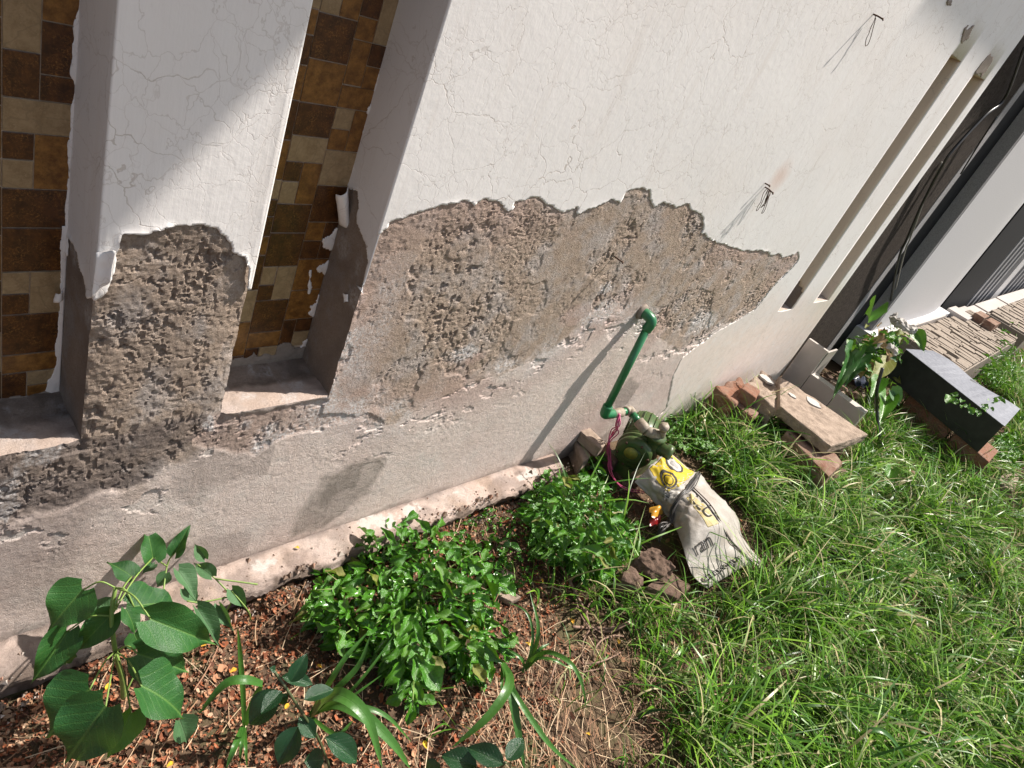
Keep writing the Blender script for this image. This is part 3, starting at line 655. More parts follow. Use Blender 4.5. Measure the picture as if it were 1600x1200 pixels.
# ------------------------------------------------------------------ kerb along the wall foot
kx = lines(xsegs(-.6, 1.95, .004, .4, [])); prof = [(0.004, .046), (-.02, .046), (-.04, .045), (-.055, .044), (-.07, .043), (-.082, .042), (-.092, .040), (-.100, .036), (-.104, .028), (-.098, .015), (-.088, .0), (-.082, -.02), (-.08, -.05)]
pv = []; fine_p = []
for (a, b), (c, d) in zip(prof[:-1], prof[1:]):
    for t in np.linspace(0, 1, 5, endpoint=False): fine_p.append((a + (c - a) * t, b + (d - b) * t))
fine_p.append(prof[-1]); fp = np.array(fine_p); S = np.arange(len(fp)) * .006
KX, KS = np.meshgrid(kx, S, indexing='ij'); ky = np.broadcast_to(fp[:, 0], KX.shape).copy(); kz = np.broadcast_to(fp[:, 1], KX.shape).copy()
w = ss(-.075, -.1, ky); ky += (fbm(KX, KX * 0 + 3, .22, 6, 601, .62) * .020 + .004) * ss(-.04, -.1, ky) + fbm(KX, KS, .03, 3, 603) * .004 * w
kz += fbm(KX, ky, .06, 5, 605, .6) * .002 * ss(.0, -.02, ky) + fbm(KX, ky, .010, 3, 607, .7) * .0016 - np.clip(fbm(KX, KS, .06, 5, 609, .65) - .05, 0, 1) * .045 * ss(-.07, -.1, ky) - np.clip(fbm(KX, ky, .03, 4, 610, .65) - .22, 0, 1) * .012
lim = np.zeros(KX.shape)
for p, r in (((600,818), .05), ((412,885), .035), ((825,742), .05), ((712,770), .012), ((640,800), .045), ((580,815), .04)):
    q = onZ(p, .044); lim = np.maximum(lim, ss(1.05, .75, np.hypot((KX - q[0]) / r, (ky - q[1]) / (r * .45)) + fbm(KX, ky, .018, 4, 611, .65) * 1.1))
dirt = np.clip(ss(-.085, -.10, ky + fbm(KX, ky, .05, 4, 613) * .05) * .9 + ss(.15, .35, fbm(KX, ky, .1, 4, 615)) * .35, 0, 1)
m1 = np.stack([.5 + ss(.1, .3, fbm(KX, ky, .12, 4, 617)) * .5, .12 + ss(-.012, .0, ky) * .3 + .45 * ss(-.1, .3, fbm(KX, ky, .05, 4, 618)), KX * 0, .55 + .4 * fbm(KX, ky, .2, 3, 619)], -1).reshape(-1, 4)
m2 = np.stack([KX * 0, lim, KX * 0, dirt], -1).reshape(-1, 4)
kerb = thing('cement_kerb', 'low pinkish cement kerb along the foot of the peeling wall, splashed with lime', 'kerb')
link('kerb_top', mesh_np('kerb_top', np.stack([KX, ky, kz], -1).reshape(-1, 3), gridfaces(len(kx), len(fp), None, True), PLASTER, True, {'mk': m1, 'mk2': m2}), kerb)
mb = MB(); mb.add(boxc(-3, -.6, -.09, .02, -.05, .045), [(3,2,1,0),(4,5,6,7),(0,1,5,4),(1,2,6,5),(2,3,7,6),(3,0,4,7)]); mb.build('kerb_end', CEMENT, kerb, False)

# ------------------------------------------------------------------ sunshades high on the wall (their shadows fall across it)
for x0, x1, d, lb in ((-2.6, 2.455, .66, 'deep concrete sunshade high on the wall over the tiled niches'), (4.2, 7.4, .45, 'shallow concrete sunshade high on the wall by the neighbouring house')):
    s = thing('sunshade', lb, 'sunshade', 'concrete sunshades above the windows')
    box('slab', (x0, x1, -d, -.004 if x1 < 4 else -.07, 3.9, 4.0), NWHITE, s)

# ------------------------------------------------------------------ neighbouring house
GATEG = simple('grey_gate_paint', (.30, .30, .31), .6, .3, (.22, .22, .23), 60, 0)
nh = thing('neighbour_house', 'neighbouring white and black house front beyond the peeling wall', 'house')
def nbox(name, b, mat, ch=.004): return box(name, b, mat, nh, ch)
rough_block('cement_strip', boxc(4.13, 4.705, .035, .34, 0, 4.2), CEMENT_DARK, nh, .003, 14, .004, 3, 14)
nbox('corner_strip', (4.70, 4.80, .03, .34, 0, 4.2), GREYTEX)
nbox('black_strip', (4.803, 5.077, .033, .34, 0, 4.2), BLACKP)  # flat black strip beside the grey side of the pilaster
nbox('grey_side', (5.079, 5.11, -.047, .34, .2, 4.2), GREYTEX, .002)
# white pilaster with a rounded right edge
mb = MB(); pr = [(5.113, -.05), (6.40, -.05), (6.62, -.045), (6.82, -.034), (7.0, -.016), (7.12, .004), (7.19, .03), (7.195, .4), (5.113, .4)]
n = len(pr); mb.add([(x, y, .28) for x, y in pr] + [(x, y, 4.2) for x, y in pr], [(i, (i + 1) % n, n + (i + 1) % n, n + i) for i in range(n)] + [tuple(range(n, 2 * n))]); mb.build('white_pilaster', NWHITE, nh, False)
nbox('gate_panel', (7.2, 8.42, .0, .04, .15, 4.2), BLACKP)
for k in range(4): nbox('gate_bar', (8.50 + k * .26, 8.60 + k * .26, .0, .05, .15, 4.2), GATEG, .002)
nbox('gate_backing', (8.43, 9.55, .055, .1, .1, 4.2), BLACKP)
nbox('gate_post', (9.56, 9.95, -.02, .12, .1, 4.2), NWHITE)
for k in range(6): nbox('gate_bar', (10.1 + k * .34, 10.2 + k * .34, .0, .05, .15, 4.2), GATEG, .002)
nbox('gate_backing', (9.96, 12.2, .055, .1, .1, 4.2), GREYTEX)
nbox('far_pillar', (12.25, 14.0, -.10, .4, .0, 4.2), NWHITE)
nbox('far_front', (14.0, 30.0, .10, .6, .0, 4.2), NWHITE)
nbox('plinth', (5.0, 7.12, -.10, .36, 0, .285), NWHITE)
tz = [(5.15 + i * .42, 5.15 + i * .42 + .414) for i in range(4)]
for a, b in tz: nbox('skirting_tile', (a, b, -.125, -.102, .18, .300), WTILE, .002)
for b in ((7.13, 7.40, -.24, -.06, .10, .31), (7.42, 7.9, -.20, -.06, .10, .27), (7.92, 8.4, -.20, -.06, .10, .24), (8.42, 9.5, -.20, -.06, .10, .25), (9.52, 12.2, -.20, -.06, .10, .26)): nbox('step_tile', b, WTILE)
# low white-tiled kerb running out from the wall end
lk = thing('tiled_kerb', 'low white tiled kerb running out from the end of the peeling wall behind the concrete slab', 'kerb')
for b in ((4.085, 4.11, -.115, .01, -.02, .305), (4.112, 4.26, -.12, -.108, -.02, .295), (4.085, 4.15, -.29, -.118, -.02, .145), (4.085, 4.15, -.47, -.293, -.02, .143)): box('tile', b, WTILE, lk, .002)

# ledge stone paving between the tiles
pv = thing('stone_ledge', 'raised ledge clad with pale split stone strips below the white pilaster', 'ledge')
box('bed', (5.45, 7.75, -.60, -.13, 0, .262), CEMENT, pv, .006)
stones = []
for s in range(6):
    V = []; L = .5; 
x = 5.46
proto = []
for s in range(7):
    w_ = R.uniform(.9, 1.1); bm_ = hexbox(boxc(-.5, .5, -.5, .5, -.5, .5), .12)
    for v in bm_.verts:
        v.co.z += .12 * mnoise.noise(Vector(v.co) * 2 + Vector((s * 5, 0, 0))); v.co.x += .10 * mnoise.noise(Vector(v.co) * 3 + Vector((0, s * 7, 0)))
    me = bpy.data.meshes.new('stone'); bm_.to_mesh(me); bm_.free(); me.materials.append(STONE); proto.append(me)
while x < 7.72:
    w_ = R.uniform(.030, .065); y = -.595 + R.uniform(0, .0)
    while y < -.14:
        l_ = min(R.uniform(.07, .20), -.132 - y + .001)
        if l_ > .02:
            o = link('stone', R.choice(proto), pv); o.location = (x + w_ / 2, y + l_ / 2, .262 + R.uniform(-.004, .014)); o.scale = (w_ * .93, l_ * .95, .035); o.rotation_euler = (0, R.uniform(-.08, .08), R.uniform(-.03, .03))
        y += l_
    x += w_
pv2 = thing('stone_ledge', 'farther raised ledge of pinkish split stone before the black gate bars', 'ledge')
box('bed', (8.25, 12.2, -.62, -.21, 0, .26), CEMENT, pv2, .006)
x = 8.27
while x < 12.1:
    w_ = R.uniform(.06, .11); y = -.61
    while y < -.24:
        l_ = min(R.uniform(.10, .24), -.215 - y)
        o = link('stone', R.choice(proto), pv2); o.location = (x + w_ / 2, y + l_ / 2, .262 + R.uniform(-.004, .012)); o.scale = (w_ * .93, l_ * .95, .035)
        y += l_
    x += w_
for i, (p, lb) in enumerate((((1531,496), 'dark red brick on the split stone ledge, nearer the pilaster'), ((1548,507), 'dark red brick at the outer edge of the split stone ledge'))):
    q = onZ(p, .32); tag(rough_block('brick', [(q[0] + a * .12, q[1] + b * .045, .285 + c * .07) for c in (0, 1) for a, b in ((-1, -1), (1, -1), (1, 1), (-1, 1))], BRICK, None, .003, 3, .006, i), lb, 'brick', 'bricks on the stone ledge')

# ------------------------------------------------------------------ ground
gx = lines([(-60, -6, 6), (-6, -.4, .4), (-.4, 3.2, .014), (3.2, 8, .03), (8, 14, .2), (14, 80, 6)])
gy = lines([(-60, -6, 6), (-6, -2.6, .3), (-2.6, .12, .016), (.12, 2, .3), (2, 40, 4)])
GXX, GYY = np.meshgrid(gx, gy, indexing='ij')
def ground_z(x, y):
    return fbm(x, y, .5, 3, 701) * .018 + fbm(x, y, .09, 4, 705) * .008 + fbm(x, y, .025, 2, 709) * .002 - .012 - .014 * ss(-.16, -.10, y) * (x < 1.95) + np.clip(fbm(x, y * 0 + 3, .13, 4, 711) + .05, 0, 1) * .075 * ss(-.20, -.12, y) * ss(-.02, -.09, y) * (x < 1.95)
link('ground', None) if False else None
gme = mesh_np('ground', np.stack([GXX, GYY, ground_z(GXX, GYY)], -1).reshape(-1, 3), gridfaces(len(gx), len(gy)), SOIL)
tag(link('ground', gme), 'bare brown soil with mossy patches at the foot of the wall', None, None, 'structure')
def gz(x, y): return float(ground_z(np.array([x]), np.array([y]))[0])

# ------------------------------------------------------------------ rubble, bricks, slabs, steel box
def pblock(name, quad, ztop, th, mat, label, cat, group=None, amp=.005, cuts=4, seed=0, ch=.008, parent=None, shrink=1.0):
    T = [onZ(p, z) for p, z in zip(quad, ztop if hasattr(ztop, '__len__') else [ztop] * 4)]; c = sum(T) / 4
    Bt = [c + (t - c) * shrink - np.array([0, 0, th]) for t in T]
    o = rough_block(name, [tuple(q) for q in Bt] + [tuple(q) for q in T], mat, parent, amp, cuts, ch, seed)
    if label: tag(o, label, cat, group)
    return o
pblock('concrete_slab', [(1219,634), (1299,697), (1357,679), (1218,585)], .235, .055, CONC, 'broken concrete slab with white paint spots lying on bricks', 'slab', None, .006, 9, 1, .010)
pblock('brick', [(1228,676), (1296,745), (1318,722), (1250,650)], .165, .085, BRICK, 'dark brick carrying the front end of the concrete slab', 'brick', 'bricks and rubble by the wall end', .008, 6, 2)
pblock('brick', [(1222,650), (1285,700), (1330,690), (1260,630)], .155, .14, SLATE, 'brown masonry block hidden deep under the concrete slab', 'block', 'bricks and rubble by the wall end', .008, 6, 3)
pblock('brick', [(1238,690), (1300,752), (1325,735), (1262,675)], .07, .07, SLATE, 'lowest brick of the stack under the concrete slab', 'brick', 'bricks and rubble by the wall end', .005, 4, 4)
pblock('masonry_lump', [(1165,600), (1215,640), (1222,600), (1190,578)], .21, .12, CONC, 'pinkish mortar lump between the broken bricks and the concrete slab', 'rubble', 'bricks and rubble by the wall end', .011, 6, 5, .012)
pblock('broken_brick', [(1118,604), (1148,632), (1180,612), (1156,590)], .17, .12, BRICK_O, 'crumbling orange brick touching the wall', 'brick', 'bricks and rubble by the wall end', .012, 5, 6, .014)
pblock('broken_brick', [(1150,632), (1178,654), (1190,638), (1160,616)], .15, .10, BRICK, 'small dark red brick piece beside the crumbling orange one', 'brick', 'bricks and rubble by the wall end', .011, 6, 7)
pblock('broken_brick', [(1158,606), (1182,622), (1190,610), (1168,596)], .22, .07, BRICK_O, 'angular orange brick chip on top of the rubble', 'brick', 'bricks and rubble by the wall end', .006, 3, 8)
pblock('masonry_lump', [(1104,610), (1165,672), (1212,668), (1150,628)], .09, .10, CONC, 'flat mortar slab under the broken bricks with its edge in the grass', 'rubble', 'bricks and rubble by the wall end', .006, 5, 9, .01)
pblock('masonry_lump', [(1085,625), (1100,640), (1118,632), (1104,620)], .05, .06, CONC, 'small pale stone at the wall foot left of the rubble', 'rubble', 'bricks and rubble by the wall end', .006, 3, 10, .01)
pblock('masonry_lump', [(1560,752), (1584,768), (1594,745), (1572,730)], .05, .06, CONC, 'tan stone in the grass below the steel box', 'stone', None, .006, 3, 11, .01)
# white paint spots on the slab
for i, (p, r) in enumerate((((1270,628), .035), ((1238,618), .018), ((1198,592), .03))):
    q = onZ(p, .2385 if i < 2 else .22); mb = MB(); n = 12
    vs = [(q[0] + r * math.cos(t * 2 * math.pi / n) * R.uniform(.7, 1.1), q[1] + r * 1.4 * math.sin(t * 2 * math.pi / n) * R.uniform(.7, 1.1), q[2] + .002) for t in range(n)]
    mb.add(vs + [(a, b, c - .01) for a, b, c in vs], [tuple(range(n))] + [(k, (k + 1) % n, n + (k + 1) % n, n + k) for k in range(n)]); tag(mb.build('paint_spot', BAGW, None, False), ('oval white paint spot in the middle of the concrete slab', 'small white paint spot near the wall end of the concrete slab', 'white paint chip on the pinkish mortar lump')[i], 'paint spot')

sb = thing('steel_box', 'long grey steel trough lying beyond the leafy plant, its side black', 'metal box')
T = [onZ(p, .37) for p in ((1415,545), (1570,666), (1593,640), (1458,548))]
D = np.array([0, 0, .20]); ths = .006
mb = MB()
def quadbox(mb, a, b, c, d, t):   # thin plate over quad abcd with thickness vector t
    V = [a, b, c, d, a + t, b + t, c + t, d + t]; mb.add(V, [(3,2,1,0),(4,5,6,7),(0,1,5,4),(1,2,6,5),(2,3,7,6),(3,0,4,7)])
N1 = 12; top_v = []
for i in range(N1 + 1):
    u = i / N1; a = T[0] * (1 - u) + T[1] * u; b = T[3] * (1 - u) + T[2] * u
    b = b + np.array([.025 * math.sin(u * 7), 0, .006 * math.sin(u * 9)]); top_v += [a, b, a - [0, 0, .004], b - [0, 0, .004]]
Fz = []
for i in range(N1): k = i * 4; Fz += [(k, k + 4, k + 5, k + 1), (k + 2, k + 3, k + 7, k + 6), (k, k + 2, k + 6, k + 4), (k + 1, k + 5, k + 7, k + 3)]
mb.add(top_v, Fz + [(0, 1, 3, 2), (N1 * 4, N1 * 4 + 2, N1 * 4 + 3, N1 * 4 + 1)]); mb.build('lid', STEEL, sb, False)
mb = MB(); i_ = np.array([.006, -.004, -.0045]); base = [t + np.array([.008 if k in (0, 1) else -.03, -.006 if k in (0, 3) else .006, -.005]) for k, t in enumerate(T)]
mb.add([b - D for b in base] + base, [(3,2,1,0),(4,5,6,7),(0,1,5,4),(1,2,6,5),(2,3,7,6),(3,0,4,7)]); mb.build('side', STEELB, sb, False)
for i, (quad, zt, th, mt, lb) in enumerate((([(1424,616), (1487,672), (1501,654), (1441,598)], .163, .15, BRICK_O, 'orange brick under the near edge of the steel box'), ([(1493,677), (1546,722), (1561,704), (1508,660)], .163, .15, BRICK_O, 'orange brick under the outer end of the steel box'), ([(1480,690), (1520,730), (1530,715), (1492,676)], .05, .06, BRICK, 'dark red brick in the shade below the steel box'))):
    pblock('brick', quad, zt, th, mt, lb, 'brick', 'bricks under the steel box', .003, 3, 20 + i)
# debris patch between kerb and box
def jig(c, r, n, z, mat, name, label, cat, grp, size, parent=None, amp=.004):
    for k in range(n):
        a = c[0] + R.uniform(-r[0], r[0]); b = c[1] + R.uniform(-r[1], r[1]); s = R.uniform(*size); ang = R.uniform(0, 3.1)
        cs, sn = math.cos(ang), math.sin(ang)
        cr = [(a + (u * cs - v * sn) * s, b + (u * sn + v * cs) * s * .7, z + w * s * .6) for w in (-.5, .5) for u, v in ((-1, -1), (1, -1), (1, 1), (-1, 1))]
        o = rough_block(name, cr, mat[k % len(mat)], parent, amp, 2, s * .25, R.randint(0, 99))
        if parent is None: tag(o, label if isinstance(label, str) else label[k % len(label)], cat, grp)
_jb = []
for k in range(34):
    c = onZ((1320, 600), .05); a_ = c[0] + R.uniform(-.22, .22); b_ = c[1] + R.uniform(-.13, .13); s_z = R.uniform(.012, .042); an = R.uniform(0, 3.1); cs, sn = math.cos(an), math.sin(an)
    _jb.append(rough_block('rubble_bit', [(a_ + (u * cs - v * sn) * s_z, b_ + (u * sn + v * cs) * s_z * .7, .045 + R.uniform(-.01, .03) + w * s_z * .6) for w in (-.5, .5) for u, v in ((-1, -1), (1, -1), (1, 1), (-1, 1))], [CONC, SLATE, BRICK][k % 3], None, .004, 2, s_z * .25, k))
import bmesh
_bm = bmesh.new(); _ms = [CONC, SLATE, BRICK]
for k, o_ in enumerate(_jb):
    n0 = len(_bm.faces); _bm.from_mesh(o_.data); _bm.faces.ensure_lookup_table()
    for f_ in _bm.faces[n0:]: f_.material_index = k % 3
    bpy.data.objects.remove(o_)
_me = bpy.data.meshes.new('rubble'); _bm.to_mesh(_me); _bm.free(); [_me.materials.append(q) for q in _ms]
tag(link('rubble', _me), 'small grey and brown rubble in the shaded gap behind the low tiled kerb', None, None, 'stuff')
tarp = [onZ(p, z) for p, z in (((1320,572), .16), ((1345,580), .12), ((1362,610), .05), ((1335,600), .10))]
mb = MB(); N_ = 8
V = []
for i in range(N_ + 1):
    for j in range(N_ + 1):
        u, v = i / N_, j / N_; p = (tarp[0] * (1 - u) + tarp[1] * u) * (1 - v) + (tarp[3] * (1 - u) + tarp[2] * u) * v; V.append(p + np.array([0, 0, .03 * mnoise.noise(Vector(p) * 30)]))
mb.add(V, [(i * 9 + j, (i + 1) * 9 + j, (i + 1) * 9 + j + 1, i * 9 + j + 1) for i in range(8) for j in range(8)]); tag(mb.build('plastic_scrap', simple('blue_black_film', (.02, .03, .06), .3, .5, (.01, .012, .02), 60, 0)), 'crumpled dark blue plastic scrap in the rubble behind the tiled kerb', 'plastic scrap')

# stones round the pump and by the weeds
pblock('stone', [(990,868), (1035,905), (1064,884), (1022,846)], [.11, .09, .12, .14], .12, SLATE, 'large brown stone with a sunlit top below the pump bag', 'stone', 'stones beside the pump', .014, 6, 31, .03)
pblock('stone', [(968,905), (1000,918), (1012,902), (985,878)], [.09, .08, .09, .11], .09, SLATE, 'smaller reddish brown stone left of the large one below the bag', 'stone', 'stones beside the pump', .012, 5, 32, .022)
pblock('stone', [(1010,915), (1060,935), (1085,910), (1045,890)], .07, .07, SLATE, 'flat shaded stone under the bottom corner of the bag', 'stone', 'stones beside the pump', .007, 4, 33, .012)
pblock('flat_stone', [(770,905), (790,912), (808,898), (788,888)], .022, .02, CONC, 'flat pinkish stone chip right of the large leafy weed', 'stone', 'flat stone chips in the soil', .003, 3, 34, .004)
pblock('flat_stone', [(775,928), (800,940), (815,932), (790,918)], .018, .02, CONC, 'thin pinkish stone chip, lower of the pair by the weed', 'stone', 'flat stone chips in the soil', .003, 3, 35, .004)
pblock('brick', [(898,688), (912,722), (925,712), (908,680)], .075, .075, CONC, 'mortar covered half brick at the end of the kerb', 'brick', 'bricks at the kerb end', .005, 4, 36)
pblock('brick', [(906,672), (940,702), (948,692), (918,664)], .13, .05, CONC, 'long pale brick sliver leaning at the wall by the pink wires', 'brick', 'bricks at the kerb end', .003, 3, 37)
pblock('brick', [(926,690), (962,724), (972,716), (936,682)], .075, .075, SLATE, 'dark brick wedged between the kerb end and the green pump', 'brick', 'bricks at the kerb end', .004, 3, 38)
pblock('brick', [(955,722), (975,760), (1050,745), (1025,715)], .03, .05, SLATE, 'flat stone slab that carries the pump', 'stone', 'stones beside the pump', .005, 4, 39)

# ------------------------------------------------------------------ nails with wire on the wall
def nail(px, L, droop, label, wires=0):
    b = onY(px, .0); t = thing('wall_nail', label, 'nail', 'rusty nails in the white wall')
    mb = MB(); mb.add(*tube([b + [0, .004, 0], b + [0, -L * .5, 0], b + [0.002, -L, droop]], .0024, 6)); mb.build('shank', RUST, t)
    mb = MB(); mb.add(*tube([b + [0.002, -L, droop - .001], b + [.002, -L - .002, droop]], .0045, 8)); mb.build('head', RUST, t)
    for k in range(wires):
        P = [b + [0, -.01 - .004 * k, 0]]; l = R.uniform(.03, .07)
        for j in range(5): P.append(P[-1] + np.array([R.uniform(-.006, .008), R.uniform(-.008, .003), -l / 4]))
        P.append(P[-1] + np.array([.008, 0, .015])); P.append(P[0] + np.array([.01, 0, -.005]))
        mb = MB(); mb.add(*tube(catmull(P, 4), .0011, 5)); mb.build('wire', RUST, t)
nail((1364, 22), .034, -.002, 'rusty nail with a small wire hook high on the sunlit wall', 1)
nail((1195, 292), .035, -.004, 'rusty nail with a tangle of hanging wire above the peeled edge', 4)
nail((962, 402), .026, 0, 'bent nail in the bare render above the green pipe', 0)
nail((1195, 286), .018, 0, 'short nail stub beside the wire tangle', 0)

# ------------------------------------------------------------------ pipe and pump
pipe = thing('green_pipe', 'green plastic water pipe leaving the wall and dropping to the pump', 'pipe')
a0 = onY((1003, 487), .0); a1 = onY((1009, 490), -.030); p1 = onY((943, 648), -.075)
a1 = np.array([a0[0] + .01, -.040, a0[2] - .004])
mb = MB(); mb.add(*tube([a1 + (p1 - a1) * .03, p1 + (a1 - p1) * .03], .0138, 16)); mb.build('pipe', GPIPE, pipe)
mb = MB(); mb.add(*tube(catmull([a0 + [0, .01, 0], a0 + [.004, -.022, 0], a1 + [0, -.004, -.008], a1 + (p1 - a1) * .11], 5), .0182, 16)); mb.build('elbow', GPIPE, pipe)
mb = MB(); mb.add(*tube([a0 + [0, .004, .0], a0 + [0.001, -.010, .001]], [.030, .024], 16)); mb.build('mortar_collar', CEMENT, pipe)
q1 = onZ((968, 645), .272); q2 = onZ((984, 641), .275); q3 = onZ((992, 652), .272); q4 = onZ((1010, 673), .262)
mb = MB(); mb.add(*tube(catmull([p1 + (a1 - p1) * .10, p1 + (a1 - p1) * .015 + (q1 - p1) * .04, p1 + (q1 - p1) * .25, p1 + (q1 - p1) * .55], 5), .0182, 16)); mb.build('elbow', GPIPE, pipe)
mb = MB(); mb.add(*tube([p1 + (q1 - p1) * .5, q1 + (q2 - q1) * .2], .0176, 14)); mb.build('coupling', PWHITE, pipe)
mb = MB(); mb.add(*tube([q1 + (q2 - q1) * .15, q1 + (q2 - q1) * .7], .0138, 14)); mb.build('pipe', GPIPE, pipe)
mb = MB(); mb.add(*tube(catmull([q1 + (q2 - q1) * .6, q2, q3 * .6 + q2 * .4], 5), .0176, 14)); mb.build('elbow', PWHITE, pipe)
mb = MB(); mb.add(*tube([q2 * .4 + q3 * .6, q3 + (q4 - q3) * .35], .0140, 14)); mb.build('pipe', GPIPE, pipe)
mb = MB(); mb.add(*tube([q3 + (q4 - q3) * .3, q3 + (q4 - q3) * .8, q4], [.0205, .0215, .018], 14)); mb.build('coupling', PWHITE, pipe)

pump = thing('water_pump', 'small green electric water pump with a faded yellow label on its round cover', 'pump')
pc = onX((988, 712), 2.17)
def ring(cx, x0, x1, r0, r1, seg=36): return tube([(x0, cx[1], cx[2]), (x1, cx[1], cx[2])], [r0, r1], seg)
PA = np.array([.86, .42, 0.12]); PA /= np.linalg.norm(PA)     # pump axis, towards the motor
def axtube(ds, rs, seg=40): return tube([pc + PA * d for d in ds], rs, seg)
mb = MB(); mb.add(*axtube([0, .004, .012, .016, .030, .032, .040, .042, .052], [.056, .063, .067, .070, .070, .065, .065, .072, .072])); mb.build('volute', GPUMP, pump)
mb = MB(); mb.add(*axtube([.052, .054, .075, .078, .09], [.066, .058, .058, .064, .05])); mb.build('bracket', GPUMP, pump)
mb = MB(); mb.add(*axtube([-.006, -.004, .0], [.028, .034, .036], 24)); mb.build('cover_boss', GPUMP, pump)
mb = MB(); mb.add(*axtube([.09, .10, .22, .235], [.05, .062, .062, .04], 28)); mb.build('motor', GPUMP, pump)
for k in range(16):
    th = k * math.pi / 8; up = np.array([0, 0, 1.]); s_ = np.cross(PA, up); s_ /= np.linalg.norm(s_); u2 = np.cross(s_, PA); d = s_ * math.cos(th) + u2 * math.sin(th)
    mb = MB(); mb.add(*tube([pc + PA * .105 + d * .066, pc + PA * .215 + d * .066], .003, 5)); mb.build('cooling_fin', GPUMP, pump)
for k in range(6):
    th = k * math.pi / 3 + .3; d = s_ * math.cos(th) + u2 * math.sin(th)
    mb = MB(); mb.add(*tube([pc + d * .058 - PA * .004, pc + d * .058 + PA * .008], .005, 6)); mb.build('bolt', RUST, pump)
# label disc and lettering mark
lab = simple('faded_yellow_label', (.34, .30, .05), .5, .4, (.10, .14, .03), 90, 0)
mb = MB(); mb.add(*tube([pc - PA * .0085 + u2 * .012 - s_ * .01, pc - PA * .0065 + u2 * .012 - s_ * .01], [.026, .026], 24)); mb.build('label', lab, pump)
oc = onX((1021, 688), 2.24)
mb = MB(); mb.add(*tube([oc + [0, 0, -.06], oc + [0, 0, -.02], oc + [0, 0, .012], oc + [0, 0, .014], oc + [0, 0, .028]], [.045, .036, .034, .040, .040], 18)); mb.build('outlet_casting', GPUMP, pump)
mb = MB(); mb.add(*tube([oc + [0, -.005, -.015], oc + [.03, -.05, -.02], oc + [.032, -.053, -.02], oc + [.042, -.068, -.022]], [.026, .026, .034, .034], 16)); mb.build('suction_flange', GPUMP, pump)
mb = MB(); mb.add(*tube([q4 + (oc + [0, 0, .03] - q4) * 0, oc + [0, 0, .028]], [.018, .022], 12)); mb.build('nipple', PWHITE, pump)
pq = onZ((1037, 670), .285)
mb = MB(); mb.add(*tube([oc + [.02, -.012, .02], pq], [.013, .014], 10)); mb.build('priming_plug', PWHITE, pump)
mb = MB(); mb.add(*tube([pq, pq + (pq - oc - [.02, -.012, .02]) * .3], [.019, .019], 6)); mb.build('plug_cap', PWHITE, pump)
mb = MB()
for s in (0,): mb.add(boxc(pc[0] + .01, pc[0] + .2, pc[1] - .03, pc[1] + .09, gz(pc[0], pc[1]) + .0, pc[2] - .06), [(3,2,1,0),(4,5,6,7),(0,1,5,4),(1,2,6,5),(2,3,7,6),(3,0,4,7)])
mb.build('foot', GPUMP, pump, False)

# ------------------------------------------------------------------ bag over the motor
ZB = lambda x, y: (960 + x / 4.8, 680 + y / 4.8)
rows = [[(150,350,.16),(265,235,.215),(330,175,.235),(400,112,.225)], [(290,490,.13),(360,400,.20),(460,320,.235),(560,252,.215)], [(380,585,.11),(450,480,.185),(550,390,.215),(640,300,.19)],
        [(455,690,.115),(540,590,.185),(660,505,.22),(800,480,.15)], [(510,830,.125),(620,730,.175),(790,660,.20),(925,620,.10)], [(555,985,.10),(680,900,.115),(860,810,.135),(945,735,.07)],
        [(600,1065,.075),(760,980,.085),(935,900,.10),(1015,832,.055)], [(680,1140,.05),(840,1050,.055),(1000,962,.06),(1108,962,.04)], [(690,1146,.02),(850,1056,.03),(1010,972,.04),(1150,1030,.015)]]
CP = np.array([[onZ(ZB(a, b), z * (.80 if 0 < i < 3 else .72)) for i, (a, b, z) in enumerate(r)] for r in rows])
def bagpt(u, v, off=0.0):
    """u across 0..1, v along 0..1"""
    def cm(P, t):
        n = len(P) - 1; t = min(max(t, 0), 1) * n; i = min(int(t), n - 1); f = t - i
        a = P[max(i - 1, 0)]; b = P[i]; c = P[i + 1]; d = P[min(i + 2, n)]
        return .5 * ((2 * b) + (c - a) * f + (2 * a - 5 * b + 4 * c - d) * f * f + (3 * b - a - 3 * c + d) * f ** 3)
    p = cm(np.array([cm(r, u) for r in CP]), v)
    return p
def bagfull(u, v, off=0.0):
    p = bagpt(u, v); e = .01; du = bagpt(min(1, u + e), v) - bagpt(max(0, u - e), v); dv = bagpt(u, min(1, v + e)) - bagpt(u, max(0, v - e)); n = np.cross(dv, du); n /= np.linalg.norm(n) + 1e-9
    if n[2] < 0: n = -n
    w = .006 * mnoise.noise(Vector((u * 3, v * 6, 0))) + .003 * mnoise.noise(Vector((u * 10, v * 20, 3))) * (1 if v < .5 else .4) + .007 * max(0, 1 - abs(mnoise.noise(Vector((u * 3 + v * 5, v * 8, 7)))) * 7) * max(0, min(1, (.5 - v) * 8)) - .005 * max(0, 1 - abs(mnoise.noise(Vector((u * 5 - v * 7, v * 6, 17)))) * 8) * max(0, min(1, (.5 - v) * 8))
    return p + n * (w + off)
bag = thing('empty_bag', 'crumpled white printed cement bag with yellow panel tied over the pump motor', 'bag')
NU, NV = 44, 84; V = []; UV = []
for i in range(NU + 1):
    for j in range(NV + 1): V.append(bagfull(i / NU, j / NV)); UV.append((i / NU, j / NV))
F = [(i * (NV + 1) + j, (i + 1) * (NV + 1) + j, (i + 1) * (NV + 1) + j + 1, i * (NV + 1) + j + 1) for i in range(NU) for j in range(NV)]
o = link('bag_sheet', mesh_np('bag_sheet', V, F, BAG, True, uv=UV), bag); md = o.modifiers.new('s', 'SOLIDIFY'); md.thickness = .0008; md.offset = -1
